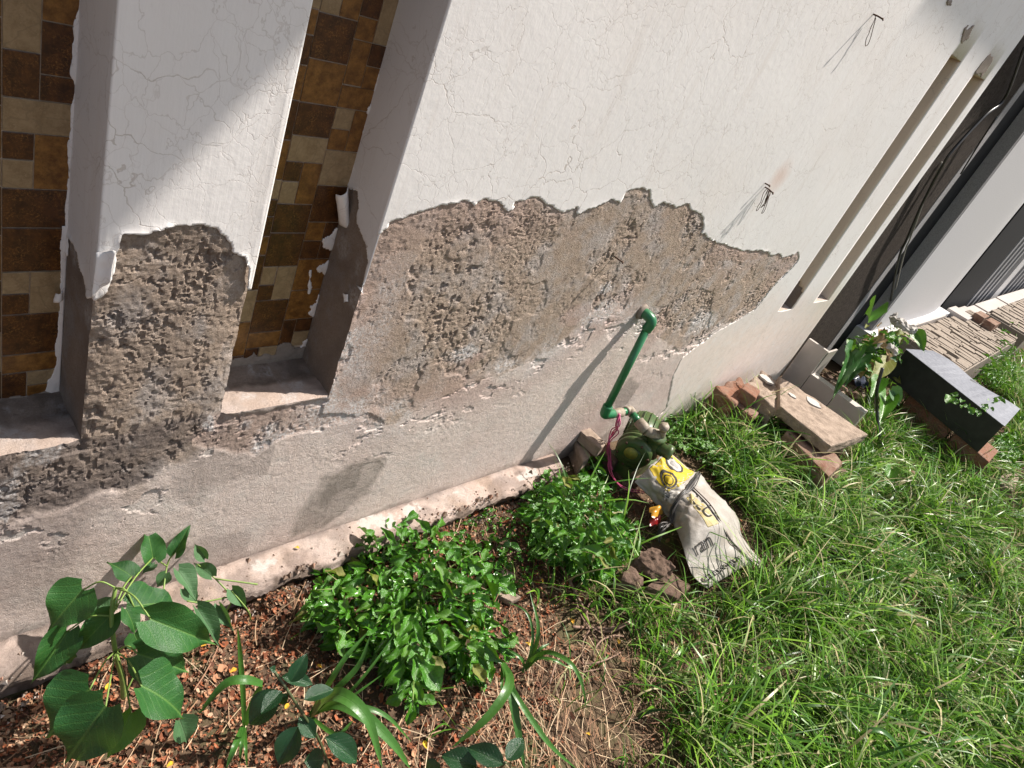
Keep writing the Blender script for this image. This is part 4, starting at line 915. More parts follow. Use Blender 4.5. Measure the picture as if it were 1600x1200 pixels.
def bagpatch(name, pts, mat, off=.0012, parent=bag):
    """printed patch: polygon in (u,v) filled with a grid fan laid on the sheet"""
    A = np.array(pts); u0, v0 = A.min(0); u1, v1 = A.max(0); n = 14
    def S(x, z): return polysd(x, z, pts)
    xs_ = np.linspace(u0 - .002, u1 + .002, max(8, int((u1 - u0) / .008))); zs_ = np.linspace(v0 - .002, v1 + .002, max(8, int((v1 - v0) / .004)))
    def place(x, z, o): return np.array([bagfull(a, b, c) for a, b, c in zip(x, z, o)])
    X, Z = np.meshgrid(xs_, zs_, indexing='ij'); 
    return skin(name, xs_, zs_, S, lambda x, z, s: np.full(x.shape, off), .0004, place, mat, parent)
def circ(cu, cv, r, asp, n=24): return [(cu + r * math.cos(2 * math.pi * k / n), cv + r * asp * math.sin(2 * math.pi * k / n)) for k in range(n)]
bagpatch('yellow_panel', [(.30, .015), (.97, .015), (.985, .20), (.62, .20), (.36, .17)], YEL)
bagpatch('emblem', circ(.52, .115, .13, .42), INK, .0020); bagpatch('emblem', circ(.52, .115, .095, .42), YEL, .0027); bagpatch('emblem', circ(.52, .115, .075, .42), INK, .0034); bagpatch('emblem', circ(.52, .115, .058, .42), YEL, .0041)
bagpatch('emblem', circ(.80, .075, .11, .42), INK, .0020); bagpatch('emblem', circ(.80, .075, .085, .42), BAGW, .0027); bagpatch('emblem', circ(.80, .075, .05, .42), INKG, .0034)
bagpatch('yellow_panel', [(.50, .30), (.62, .30), (.66, .50), (.50, .50)], simple('faded_yellow_print', (.36, .28, .07), .6, .3, (.36, .31, .20), 90, 0))
bagpatch('black_band', [(.04, .815), (.055, .79), (.64, .752), (.665, .765), (.66, .79), (.065, .83)], INK, .0025)
def bagtext(txt, u, v, hu, dirv, mat, off, stretch=1.0, name='lettering'):
    c = bpy.data.curves.new('t', 'FONT'); c.body = txt; c.size = 1; ob = bpy.data.objects.new('t', c); COL.objects.link(ob)
    dg = bpy.context.evaluated_depsgraph_get(); me = bpy.data.meshes.new_from_object(ob.evaluated_get(dg)); bpy.data.objects.remove(ob)
    d = np.array(dirv, float); up = np.array([d[1], -d[0]]) 
    o0 = bagfull(u, v); su = np.linalg.norm(bagpt(u + .05, v) - bagpt(u - .05, v)) / .1; sv = np.linalg.norm(bagpt(u, v + .03) - bagpt(u, v - .03)) / .06
    V = []
    for q in me.vertices:
        x = q.co.x * stretch; y = q.co.y
        uu = u + (x * d[0] + y * up[0]) * hu / su; vv = v + (x * d[1] + y * up[1]) * hu / sv
        V.append(bagfull(min(max(uu, 0), 1), min(max(vv, 0), 1), off))
    F = [tuple(p.vertices) for p in me.polygons]; bpy.data.meshes.remove(me)
    return link(name, mesh_np(name, V, F, mat, False), bag)
bagtext('ran', .20, .60, .062, (1, -.05), INK, .0045, 1.0)
bagtext('SANDOCALITE', .085, .815, .0225, (1, -.058), BAGW, .0050, 1.25)
bagtext('LLU', .52, .33, .055, (.12, 1), INK, .0036, .9)
bagtext('FIX', .20, .215, .034, (1, -.1), INK, .0036, 1.1)
for k in range(4): bagtext('for all tile & stone', .17 + .02 * k, .135 + .017 * k, .010, (1, -.05), INKG, .0022)
bagtext('25 kg', .42, .735, .012, (1, -.05), INKG, .0022)

# ropes and wires
def cable(name, P, r, mat, label, cat, n=6, parent=None, grp=None, seg=7):
    mb = MB(); mb.add(*tube(catmull(P, n), r, seg)); o = mb.build(name, mat, parent)
    if parent is None: tag(o, label, cat, grp)
    return o
wb = thing('wire_bundle', 'tangle of grey and black wires tied round the waist of the bag', 'wires')
for k in range(9):
    j = lambda s=.006: np.array([R.uniform(-s, s), R.uniform(-s, s), R.uniform(0, s)])
    P = [bagfull(.97, .235, .006) + j(), bagfull(.70, .25 + .004 * k, .008) + j(), bagfull(.45, .262 + .003 * k, .008) + j(), bagfull(.2, .29, .012) + j(.01), bagfull(.03, .34, .012) + j(.012), onZ(ZB(350 + R.uniform(-20, 20), 700), .09) + j(.015), onZ(ZB(320 + R.uniform(-30, 30), 790), .04) + j(.015)]
    cable('wire', P, R.uniform(.0016, .0028), [WGREY, WBLK, WGREY][k % 3], None, None, 5, wb, seg=5)
cable('cord', [bagfull(.70, .25, .006), bagfull(.66, .42, .006), bagfull(.68, .58, .005), bagfull(.72, .75, .005), bagfull(.75, .90, .005), bagfull(.74, .99, .004)], .003, WGREY, None, None, 6, wb)
cable('cord', [bagfull(.72, .25, .006), bagfull(.69, .42, .006), bagfull(.70, .60, .005), bagfull(.745, .78, .005)], .0022, RUST, None, None, 6, wb)
pk = thing('wire_bundle', 'bunch of pink wires hanging from the pipe elbow beside the pump', 'wires')
ex = onZ((966, 652), .285)
for k in range(6):
    j = lambda s=.006: np.array([R.uniform(-s, s), R.uniform(-s, s), R.uniform(-s, s)])
    P = [ex + [-.005, 0, .02] + j(.004), ex + [-.01, -.02, -.02] + j(.01), onZ((960, 675), .18) + j(.014), onZ((952, 690), .13) + j(.004), onZ((952, 705), .09) + j(.008), onZ((955, 735), .05) + j(.008)]
    if k < 2: P += [onZ((968, 760), .06) + j(), onZ((1000, 768), .07) + j(), onZ((1020, 768), .10)]
    cable('wire', P, .0022, WPINK, None, None, 5, pk, seg=5)
pkt = thing('snack_packet', 'small crumpled orange and red plastic packet under the bag edge', 'packet')
for i, (qd, mt) in enumerate(((((1010,790),(1030,782),(1040,800),(1018,812)), ORP), (((1012,812),(1036,800),(1034,822),(1012,828)), REDP))):
    qd = [(1025 + (a - 1025) * .72, 806 + (b - 806) * .72) for a, b in qd]; T_ = [onZ(p, .09 - .02 * i) for p in qd]; V = []
    for a in range(9):
        for b in range(9):
            u, v = a / 8, b / 8; p = (T_[0] * (1 - u) + T_[1] * u) * (1 - v) + (T_[3] * (1 - u) + T_[2] * u) * v; V.append(p + np.array([0, 0, .02 * math.sin(math.pi * u) * math.sin(math.pi * v) + .012 * mnoise.noise(Vector(p) * 70)]))
    link('film', mesh_np('film', V, [(a * 9 + b, (a + 1) * 9 + b, (a + 1) * 9 + b + 1, a * 9 + b + 1) for a in range(8) for b in range(8)], mt), pkt)

cable('black_cable', [onZ((1379, 575), .42), onZ((1370, 610), .30), onZ((1370, 640), .18), onZ((1374, 680), .08), onZ((1382, 705), .04), onZ((1394, 728),   .01)], .009, WBLK, 'thick black cable curving down past the leafy plant into the grass', 'cable')
A_ = lambda x, y: (1380 + x / 5.4545, 180 + y / 5.4545); B_ = lambda x, y: (1280 + x / 5.4545, 360 + y / 5.4545)
cable('black_cable', [onY((1600, 75), .01), onY(A_(1040, -150), .012), onY(A_(870, 0), .015), onY(A_(600, 290), .01), onY(A_(500, 440), .01), onY(A_(330, 760), .01), onY(A_(200, 1060), .0), onY(B_(690, 200), .0), onY(B_(640, 420), -.01), onY(B_(610, 600), -.03)],   .007, WBLK, 'black cable running down the dark strip between the two houses', 'cable')
cable('grey_cable', [onY(A_(500, 400), .03), onY(A_(360, 700), .02), onY(A_(230, 1050), -.005), onY(B_(730, 180), -.01), onY(B_(650, 500), -.02)], .004, simple('grey_cable_skin', (.30, .28, .25), .5, .4), 'thin grey cable beside the black one between the two houses', 'cable')
cable('grey_cable', [onY(A_(970, 10), .0), onY(A_(820, 240), .0), onY(A_(660, 500), .0)], .004, WBLK, 'thin black wire across the grey corner strip', 'cable')

# black sheet lumps at the foot of the gap
pblock('bitumen_sheet', [B_(430, 700), B_(560, 760), B_(640, 560), B_(600, 380)], [.25, .2, .45, .62], .10, simple('black_sheet', (.02, .02, .022), .6, .4, (.05, .05, .05), 40, .8, .004), 'crumpled black sheet stuffed into the gap behind the leafy plant', 'sheet', None, .02, 5, 77, .01)

# ------------------------------------------------------------------ leaves
def leaf_mesh(name, mat, kind='heart', n=10, m=3, fold=.25, arch=.15, wave=.03, seed=0):
    """unit leaf: base at origin, tip at +Y 1, width 1 (scale X), normal +Z"""
    rr = random.Random(seed); V = []; UV = []
    for i in range(n + 1):
        t = i / n
        if kind == 'heart': w = float(np.interp(t, [0, .05, .12, .22, .35, .5, .65, .78, .87, .94, 1], [.30, .74, .93, 1, .95, .77, .52, .28, .11, .045, .0]))
        elif kind == 'oval': w = math.sin(math.pi * t ** .85) ** .8 if 0 < t < 1 else 0
        elif kind == 'spoon': w = (.25 + .75 * ss(.15, .6, t)) * (1 - ss(.75, 1.0, t)) ** .6 if t < 1 else 0
        else: w = math.sin(math.pi * t)
        w = max(w, .02)
        yb = t if kind != 'heart' else t
        for j in range(-m, m + 1):
            s = j / m; x = s * .5 * w
            y = yb - (.17 * abs(s) ** 1.6 * (1 - t) ** 6 if kind == 'heart' else 0)
            z = abs(x) * fold - arch * t * t + wave * math.sin(t * 11 + rr.random() * .5 + (2 if j > 0 else 0)) * abs(s) ** 2
            V.append((x, y, z)); UV.append((.5 + s * .5 * w, t))
    k = 2 * m + 1; F = [(i * k + j, i * k + j + 1, (i + 1) * k + j + 1, (i + 1) * k + j) for i in range(n) for j in range(k - 1)]
    return mesh_np(name, V, F, mat, True, uv=UV)
def place_leaf(me, base, tip, width, parent, up=(0, 0, 1), roll=0., name='leaf'):
    b = Vector(base); y = Vector(tip) - b; L = y.length; y.normalize(); u = Vector(up); z = (u - y * u.dot(y))
    z = z.normalized() if z.length > 1e-4 else Vector((1, 0, 0)); z = Matrix.Rotation(roll, 3, y) @ z; x = y.cross(z)
    o = link(name, me, parent); o.matrix_world = Matrix(((x.x * width, y.x * L, z.x * L, b.x), (x.y * width, y.y * L, z.y * L, b.y), (x.z * width, y.z * L, z.z * L, b.z), (0, 0, 0, 1)))
    return o
HEARTS = [leaf_mesh('heart_leaf', LEAF_H, 'heart', 16, 5, .34, .30, .06, s) for s in range(4)]
HEARTP = [leaf_mesh('heart_leaf_pale', LEAF_P, 'heart', 12, 3, .5, .18, .03, s) for s in range(2)]
HEARTY = [leaf_mesh('heart_leaf_bright', LEAF_W2, 'heart', 12, 3, .35, .1, .04, 9)]
Z7 = lambda x, y: (x / 2.857, 780 + y / 2.857)
sap = thing('heart_leaf_sapling', 'young sapling with large dark heart-shaped leaves at the wall foot', 'sapling')
VIEW = lambda p: Vector(CAM) - Vector(p)
LV = [((370,405),(190,600),190,.30,.24,0),((495,515),(315,705),120,.26,.20,0),((300,590),(138,850),135,.22,.15,0),((598,480),(840,430),175,.31,.27,0),((672,535),(1005,665),190,.34,.27,0),((615,690),(878,775),190,.25,.20,0),
      ((632,835),(882,950),235,.28,.21,0),((400,850),(160,1080),255,.24,.17,0),((472,925),(240,1225),260,.26,.16,0),((585,955),(478,1180),120,.20,.13,2),((588,345),(488,268),95,.24,.26,0),((682,262),(666,108),105,.20,.27,0),((785,238),(840,112),68,.19,.25,0),
      ((915,265),(862,195),55,.16,.17,1),((945,345),(862,275),70,.16,.16,1),((795,322),(890,445),95,.20,.17,1),((1035,405),(1105,492),70,.13,.10,1),((980,475),(1038,595),55,.12,.08,1),((880,490),(1000,660),80,.17,.11,1),((800,985),(850,1100),110,.14,.08,1),
      ((500,500),(400,445),80,.18,.18,1),((560,490),(630,600),95,.16,.12,0),((600,600),(640,690),90,.12,.08,0),((740,330),(700,400),60,.14,.11,1),((690,290),(630,330),50,.14,.13,1),((820,400),(890,470),70,.12,.09,1),((310,690),(300,760),40,.13,.08,0)]
stem_px = [((515,395),.32),((498,520),.27),((515,680),.20),((545,800),.11),((552,885),.0)]
SP = [onZ(Z7(*p), z) for p, z in stem_px]; mb = MB(); mb.add(*tube(catmull(SP, 6), [.0035 + .0022 * k / 24 for k in range(25)], 8)); mb.build('stem', STEM, sap)
for i, (b, t, w, zb, zt, kd) in enumerate(LV):
    B_3 = onZ(Z7(*b), zb); T_3 = onZ(Z7(*t), zt); dist = np.linalg.norm(B_3 - CAM); wm = w / 2.857 * dist / FPX
    v = VIEW(B_3).normalized(); up = (v * .75 + Vector((0, 0, 1)) * .45 + Vector((R.uniform(-.3, .3), R.uniform(-.3, .3), 0)))
    me = (HEARTS[i % 4], HEARTP[i % 2], HEARTY[0])[kd]; place_leaf(me, B_3, T_3, wm * .94, sap, up, R.uniform(-.25, .25))
    if i < 12:
        k = min(range(len(SP)), key=lambda q: np.linalg.norm(SP[q] - B_3) + (0 if q < 4 else 9)); s_p = SP[k]
        midp = (s_p + B_3) / 2 + np.array([0, 0, .02]); mb = MB(); mb.add(*tube(catmull([s_p, midp, B_3], 5), .0016, 6)); mb.build('petiole', STEM, sap)
for P in ([((552,885),0.),((700,560),.10),((745,300),.14),((780,240),.19)], [((745,300),.14),((690,262),.20)], [((950,600),.0),((1010,500),.08),((1030,435),.12),((945,340),.15),((880,290),.16)], [((1150,380),.14),((960,355),.15)], [((1030,435),.12),((900,460),.12),((835,455),.13)], [((1120,540),.0),((1105,495),.09),((1035,410),.13)]):
    mb = MB(); mb.add(*tube(catmull([onZ(Z7(*p), z) for p, z in P], 5), .0018, 6)); mb.build('twig', STEM, sap)

Z8 = lambda x, y: (300 + x / 4, 960 + y / 4)
GLOSS = [leaf_mesh('oval_leaf', LEAF_G, 'oval', 12, 3, .35, .15, .015, s) for s in range(3)]
sap2 = thing('glossy_sapling', 'small sapling with dark glossy oval leaves at the lower edge left of centre', 'sapling')
SP = [onZ(Z8(*p), z) for p, z in (((500,335),.30),((600,480),.27),((690,620),.22),((780,760),.15),((850,930),.06),((870,1010),.0))]
mb = MB(); mb.add(*tube(catmull(SP, 5), .0028, 7)); mb.build('stem', STEMD, sap2)
for i, (b, t, w, zb, zt) in enumerate([((560,480),(432,612),90,.28,.27),((615,420),(718,252),95,.29,.33),((700,535),(890,455),95,.26,.27),((662,700),(536,948),140,.22,.17),((670,640),(775,775),90,.20,.18),((832,768),(1055,918),135,.18,.14),((560,480),(340,692),160,.24,.18),((700,920),(840,905),120,.14,.12),((560,390),(765,430),80,.22,.21),((520,350),(490,335),40,.30,.31),((600,500),(540,560),60,.24,.22)]):
    B_3 = onZ(Z8(*b), zb); T_3 = onZ(Z8(*t), zt); wm = w / 4 * np.linalg.norm(B_3 - CAM) / FPX; v = VIEW(B_3).normalized()
    place_leaf(GLOSS[i % 3], B_3, T_3, wm, sap2, v * .6 + Vector((0, 0, .5)) + Vector((R.uniform(-.4, .4), R.uniform(-.3, .3), 0)))
Z7b = lambda x, y: (700 + x / 3.333, 840 + y / 3.333)
sap3 = thing('glossy_sapling', 'dark glossy leaves of a sapling cut by the bottom edge below the broad grass', 'sapling')
SP = [onZ(Z7b(*p), z) for p, z in (((300,1170),.2),((250,1230),.14),((200,1330),.0))]; mb = MB(); mb.add(*tube(catmull(SP, 5), .0028, 7)); mb.build('stem', STEMD, sap3)
for i, (b, t, w, zb, zt) in enumerate([((290,1180),(102,1085),100,.20,.19),((305,1160),(395,1040),85,.20,.22),((150,1190),(-30,1130),110,.17,.16),((-40,1180),(-120,1230),90,.15,.12)]):
    B_3 = onZ(Z7b(*b), zb); T_3 = onZ(Z7b(*t), zt); wm = w / 3.333 * np.linalg.norm(B_3 - CAM) / FPX; v = VIEW(B_3).normalized()
    place_leaf(GLOSS[i % 3], B_3, T_3, wm, sap3, v * .6 + Vector((0, 0, .5)))

# broad grass plants: blades are ribbons through surveyed points
def blade_mesh(P, w, parent, mat=BLADE, fold=.25, n=7):
    C = catmull(P, n); N_ = len(C); V = []; UV = []
    for i, p in enumerate(C):
        t = i / (N_ - 1); T_ = Vector(C[min(i + 1, N_ - 1)]) - Vector(C[max(i - 1, 0)]); T_.normalize(); v = VIEW(p).normalized(); up = (v * .6 + Vector((0, 0, .6))).normalized()
        s = T_.cross(up).normalized(); nn = s.cross(T_); ww = w * .5 * (math.sin(math.pi * min(1, .18 + .82 * t)) ** .7 if t < 1 else .02)
        for j in (-1, -.5, 0, .5, 1): V.append(Vector(p) + s * j * ww + nn * abs(j) * ww * fold); UV.append((.5 + j * .5, t))
    F = [(i * 5 + j, i * 5 + j + 1, (i + 1) * 5 + j + 1, (i + 1) * 5 + j) for i in range(N_ - 1) for j in range(4)]
    return link('blade', mesh_np('blade', V, F, mat, True, uv=UV), parent)
def gplant(label, blades, conv, group='broad bladed grass plants'):
    g = thing('broad_grass', label, 'grass plant', group)
    for pts, w in blades:
        P = [onZ(conv(x, y), z) for x, y, z in pts]; blade_mesh(P, w, g)
    return g
gplant('upright broad grass blade with arching leaves between the heart-leaf and glossy saplings', [([(325,690,.0),(318,480,.10),(300,250,.20),(285,85,.29)], .011), ([(330,690,.02),(400,520,.12),(440,430,.16)], .016), ([(440,435,.16),(330,410,.19),(200,440,.18),(40,625,.12)], .018), ([(320,700,.02),(270,820,.06),(215,960,.03)], .013), ([(325,700,.02),(310,800,.05),(300,930,.01)], .008), ([(330,690,.0),(335,830,.04),(345,960,.0)], .007)], Z8)
gplant('fan of broad grass blades beside the glossy sapling', [([(740,630,.0),(850,440,.12),(960,270,.18),(1105,105,.22)], .012), ([(750,630,.0),(890,480,.12),(1040,320,.18),(1115,130,.24)], .013), ([(900,540,.05),(990,480,.10),(1120,330,.15),(1265,130,.20)], .007), ([(940,560,.04),(1020,500,.08),(1190,375,.12)], .006), ([(740,635,.0),(850,520,.14),(960,520,.19),(1100,660,.18),(1190,960,.10)], .030), ([(760,620,.0),(900,560,.12),(1080,640,.16),(1250,800,.13),(1365,965,.07)], .026), ([(760,620,.0),(900,580,.10),(1060,580,.13),(1220,640,.12),(1370,795,.05)], .013), ([(740,640,.0),(900,750,.05),(1010,660,.08)], .010)], Z8)
gplant('bright arching grass plant alone on the bare soil right of the leafy weed', [([(385,700,.0),(440,610,.05),(470,470,.12),(425,275,.16)], .012), ([(390,700,.0),(430,600,.06),(440,480,.11),(400,380,.13),(310,335,.12)], .008), ([(400,690,.0),(500,600,.07),(620,640,.11),(690,740,.09),(722,890,.03)], .013), ([(400,690,.0),(470,630,.05),(560,640,.07),(640,690,.05)], .008), ([(400,690,.0),(380,630,.05),(285,565,.05)], .009), ([(400,690,.0),(470,590,.08),(530,550,.09)], .010)], Z7b)
gplant('broad grass plant with blades drooping towards the bottom edge below the leafy weed', [([(285,650,.03),(320,760,.14),(210,930,.12),(20,1095,.05)], .022), ([(285,650,.03),(320,760,.13),(360,980,.09),(400,1210,.02)], .022), ([(290,650,.03),(330,780,.13),(470,1000,.10),(560,1110,.06),(670,1205,.01)], .014), ([(285,640,.02),(280,750,.08),(285,900,.02)], .008)], Z7b)
Z1 = lambda x, y: (1000 + x / 2.4, 700 + y / 2.4)
gplant('long arching grass blades at the lower edge right of centre', [([(780,1170,.0),(830,1075,.14),(900,1060,.18),(960,1110,.16),(1015,1215,.10)], .014), ([(940,1100,.05),(1030,1130,.12),(1100,1215,.08)], .012), ([(1330,1100,.0),(1250,1085,.10),(1110,1110,.10)], .010)], Z1)

# leafy weeds: each leaf its own piece
_wy = leaf_mesh('yellow_weed_leaf', LEAF_Y, 'oval', 8, 2, .4, .2, .10, 88)
WEEDS = [leaf_mesh('crinkled_leaf', LEAF_W, 'spoon' if s % 2 else 'oval', 8, 2, .5, .22, .11, s) for s in range(5)] + [leaf_mesh('crinkled_leaf_bright', LEAF_W2, 'oval', 8, 2, .4, .2, .10, s + 9) for s in range(2)]
WEEDM = WEEDS * 3 + [_wy]
def weed(label, poly, nleaf, zr, size, meshes, group, seed, center, name='leafy_weed', stems=8, asp=(.32, .55), under=0, upw=.5):
    rr = random.Random(seed); g = thing(name, label, 'weed', group)
    A = np.array(poly, float); lo, hi = A.min(0), A.max(0); c0 = onZ(center, 0.0); n = 0; tries = 0
    while n < nleaf and tries < nleaf * 30:
        tries += 1; p = (rr.uniform(lo[0], hi[0]), rr.uniform(lo[1], hi[1]))
        s = float(polysd(np.array([p[0]]), np.array([p[1]]), poly)[0])
        if s > -2 or (rr.random() < .35 and mnoise.noise(Vector((p[0] * .03, p[1] * .03, seed))) > .05): continue
        edge = min(1, -s / 35.0); z = rr.uniform(zr[0], zr[0] + (zr[1] - zr[0]) * edge ** .7)
        b = onZ(p, z); out = b - c0; out[2] = 0; ln = np.linalg.norm(out); out = out / (ln + 1e-6)
        ang = rr.gauss(0, 1.1); cs, sn = math.cos(ang), math.sin(ang); d = np.array([out[0] * cs - out[1] * sn, out[0] * sn + out[1] * cs, rr.uniform(-.5, .45)]); d /= np.linalg.norm(d)
        L = rr.uniform(*size) * (1.35 if rr.random() < .12 else 1); u = VIEW(b).normalized() * upw + Vector((rr.gauss(0, .45), rr.gauss(0, .45), .8))
        place_leaf(meshes[rr.randrange(len(meshes))], b, b + d * L, L * rr.uniform(*asp), g, u, rr.gauss(0, .3)); n += 1
    if under:
        Vs = []; Fs = []; Us = []; n0 = 0; k = 0; me0 = meshes[0]; L0 = np.zeros(len(me0.vertices) * 3); me0.vertices.foreach_get('co', L0); L0 = L0.reshape(-1, 3)
        uvv = np.zeros((len(L0), 2)); uvl = me0.uv_layers[0].data
        for lp in me0.loops: uvv[lp.vertex_index] = uvl[lp.index].uv
        F0 = np.array([tuple(p.vertices) for p in me0.polygons]); tries = 0
        while k < under and tries < under * 30:
            tries += 1; p = (rr.uniform(lo[0], hi[0]), rr.uniform(lo[1], hi[1]))
            sd_ = float(polysd(np.array([p[0]]), np.array([p[1]]), poly)[0])
            if sd_ > 2: continue
            b = Vector(onZ(p, rr.uniform(.0, zr[1] * .7 * min(1, max(.1, -sd_ / 35))))); a_ = rr.uniform(0, 6.28); y = Vector((math.cos(a_), math.sin(a_), rr.uniform(-.4, .5))).normalized(); u = Vector((rr.gauss(0, .5), rr.gauss(0, .5), 1)); z = (u - y * u.dot(y)).normalized(); x = y.cross(z); L = rr.uniform(*size) * .75; W_ = L * rr.uniform(*asp)
            M_ = np.array([[x[q] * W_, y[q] * L, z[q] * L] for q in range(3)]); Vs.append(L0 @ M_.T + np.array(b)); Fs.append(F0 + n0); Us.append(uvv); n0 += len(L0); k += 1
        ul = link('underleaf', mesh_np('underleaf', np.concatenate(Vs), np.concatenate(Fs), meshes[0].materials[0], True, uv=np.concatenate(Us), attr={'tone': np.repeat(np.array([[rr.random(), 0, 0, 1] for _ in range(k)]), len(L0), 0)}), g); ul['kind'] = 'stuff'
    mb = MB()
    for k in range(stems):
        p = (rr.uniform(lo[0], hi[0]), rr.uniform(lo[1], hi[1]))
        if float(polysd(np.array([p[0]]), np.array([p[1]]), poly)[0]) > -6: continue
        t = onZ(p, zr[1] * .6); mb.add(*tube(catmull([c0 + [rr.uniform(-.02, .02), rr.uniform(-.02, .02), -.01], (c0 + t) / 2 + [0, 0, .02], t], 4), .0015, 5))
    if mb.v: mb.build('stem', STEM, g)
    return g
weed('wide low leafy weed with crinkled bright leaves against the kerb', [(478,950),(500,890),(540,905),(575,860),(570,830),(600,835),(625,800),(650,820),(700,830),(730,850),(790,850),(770,885),(800,905),(770,935),(760,960),(800,985),(790,1010),(760,1050),(730,1075),(700,1020),(665,1060),(650,1120),(620,1095),(610,1040),(560,1020),(510,1000)], 295, (.015, .20), (.034, .066), WEEDM, 'leafy weeds beside the kerb', 1, (650,930), stems=30, under=700)
link('underleaf', None) if False else None
weed('round bushy leafy weed between the kerb and the green pump', [(815,790),(840,745),(870,735),(900,740),(925,715),(945,712),(950,740),(965,770),(975,800),(998,830),(1000,850),(975,870),(940,895),(915,905),(880,880),(850,870),(835,850),(828,815)], 290, (.02, .22), (.034, .062), WEEDM, 'leafy weeds beside the kerb', 2, (905,820), stems=24, under=450)
weed('small leafy sprig standing out above the large weed at the kerb', [(565,870),(568,830),(580,822),(592,850),(588,880)], 9, (.05, .12), (.025, .035), WEEDS, None, 3, (580,880), stems=3)
weed('thin spread of small weeds on the litter right of the large weed', [(770,790),(830,800),(840,870),(820,920),(770,940),(760,870),(690,830)], 70, (.0, .06), (.015, .03), WEEDS, None, 4, (790,870), stems=8, under=160)
weed('clump of tiny round clover-like leaves behind the pump', [(1035,690),(1040,650),(1060,635),(1080,660),(1110,650),(1140,680),(1185,690),(1180,740),(1150,770),(1120,745),(1100,720),(1070,705)], 280, (.02, .13), (.018, .034), WEEDS[5:] + WEEDS[:1], 'leafy weeds beside the kerb', 5, (1110,700), stems=14, asp=(.6, .95), under=500)
FARW = WEEDS[5:] + [leaf_mesh('wilted_leaf', LEAF_Y, 'oval', 7, 2, .5, .35, .1, 31), leaf_mesh('dry_curl', LEAF_D, 'oval', 7, 2, .8, .5, .15, 33), leaf_mesh('dark_leaf', LEAF_H, 'oval', 7, 2, .4, .3, .08, 35)]
wilted = weed('wilting leafy bush with yellow and dry leaves at the foot of the dark strip', [(1318,560),(1330,520),(1345,490),(1360,475),(1385,500),(1400,485),(1420,490),(1435,515),(1440,545),(1415,555),(1400,600),(1385,560),(1370,598),(1345,590),(1325,570)], 220, (.10, .60), (.035, .085), FARW, None, 6, (1375,600), 'wilting_bush', 14, (.45, .8), under=260)
for b, t, w, z, mm in (((1356,505),(1362,476),26,.62,HEARTY[0]), ((1384,566),(1364,596),26,.36,leaf_mesh('yellow_leaf', LEAF_Y, 'heart', 10, 3, .2, .2, .03, 41)), ((1330,550),(1318,600),24,.35,HEARTS[0]), ((1345,560),(1330,592),22,.35,HEARTS[1]), ((1430,520),(1446,550),20,.5,HEARTY[0]), ((1385,620),(1378,660),26,.25,HEARTY[0]), ((1392,610),(1410,635),22,.3,HEARTP[0]), ((1372,595),(1362,625),22,.3,HEARTY[0]), ((1392,735),(1380,768),17,.1,HEARTY[0])):
    B_3 = onZ(b, z); T_3 = onZ(t, z - .05); place_leaf(mm, B_3, T_3, w * np.linalg.norm(B_3 - CAM) / FPX, wilted, VIEW(B_3).normalized() * .8 + Vector((.2, 0, .4)))
for k, (p, s) in enumerate((((1412,515), .05), ((1400,505), .04), ((1392,548), .03))):
    q = onZ(p, .55); tag(rough_block('paper_scrap', [(q[0] + a * s, q[1] + b * s, q[2] + c * s * .8) for c in (0, 1) for a, b in ((-1, -1), (1, -1), (1, 1), (-1, 1))], BAGW, None, .02, 4, s * .3, k + 50, 40), ('crumpled white scrap caught on top of the wilting bush', 'smaller white scrap beside the crumpled one on the bush', 'thin white scrap hanging lower in the wilting bush')[k], 'scrap', 'white scraps on the wilting bush')
weed('leafy creeper with bright leaves hanging over the front of the steel box', [(1475,612),(1500,618),(1530,640),(1560,618),(1575,622),(1545,645),(1520,650),(1495,635)], 24, (.36, .42), (.03, .055), WEEDS[5:], None, 8, (1520,650), 'creeper', 4, (.6, .9))
weed('tangled green weed bush behind the outer end of the stone ledge', [(1505,590),(1530,545),(1552,510),(1585,480),(1602,470),(1602,600),(1570,610),(1540,600)], 260, (.0, .5), (.03, .07), WEEDS[5:] + [WEEDS[0]], 'weeds in the grass at the right edge', 9, (1570,580), 'weed_bush', 20, (.15, .4), under=400)
weed('bright leafy weed beside the outer end of the steel box', [(1548,700),(1580,665),(1602,650),(1602,720),(1570,740)], 110, (.02, .25), (.03, .07), WEEDS[5:], 'weeds in the grass at the right edge', 10, (1590,700), 'weed_bush', 8, (.4, .7), under=200)

for k, (p, s_q, lb) in enumerate((((1275, 915), .045, 'crumpled white plastic scrap half buried in the grass right of the bag'), ((1424, 740), .02, 'small pink scrap in the grass beside the end of the black cable'))):
    q = onZ(p, .05); tag(rough_block('plastic_scrap', [(q[0] + a * s_q, q[1] + b * s_q * .7, q[2] + c * s_q * .35) for c in (0, 1) for a, b in ((-1, -1), (1, -1), (1, 1), (-1, 1))], BAGW if k == 0 else simple('pink_scrap', (.45, .20, .20), .7, .3), None, .02, 5, s_q * .2, k + 60, 30), lb, 'plastic scrap')
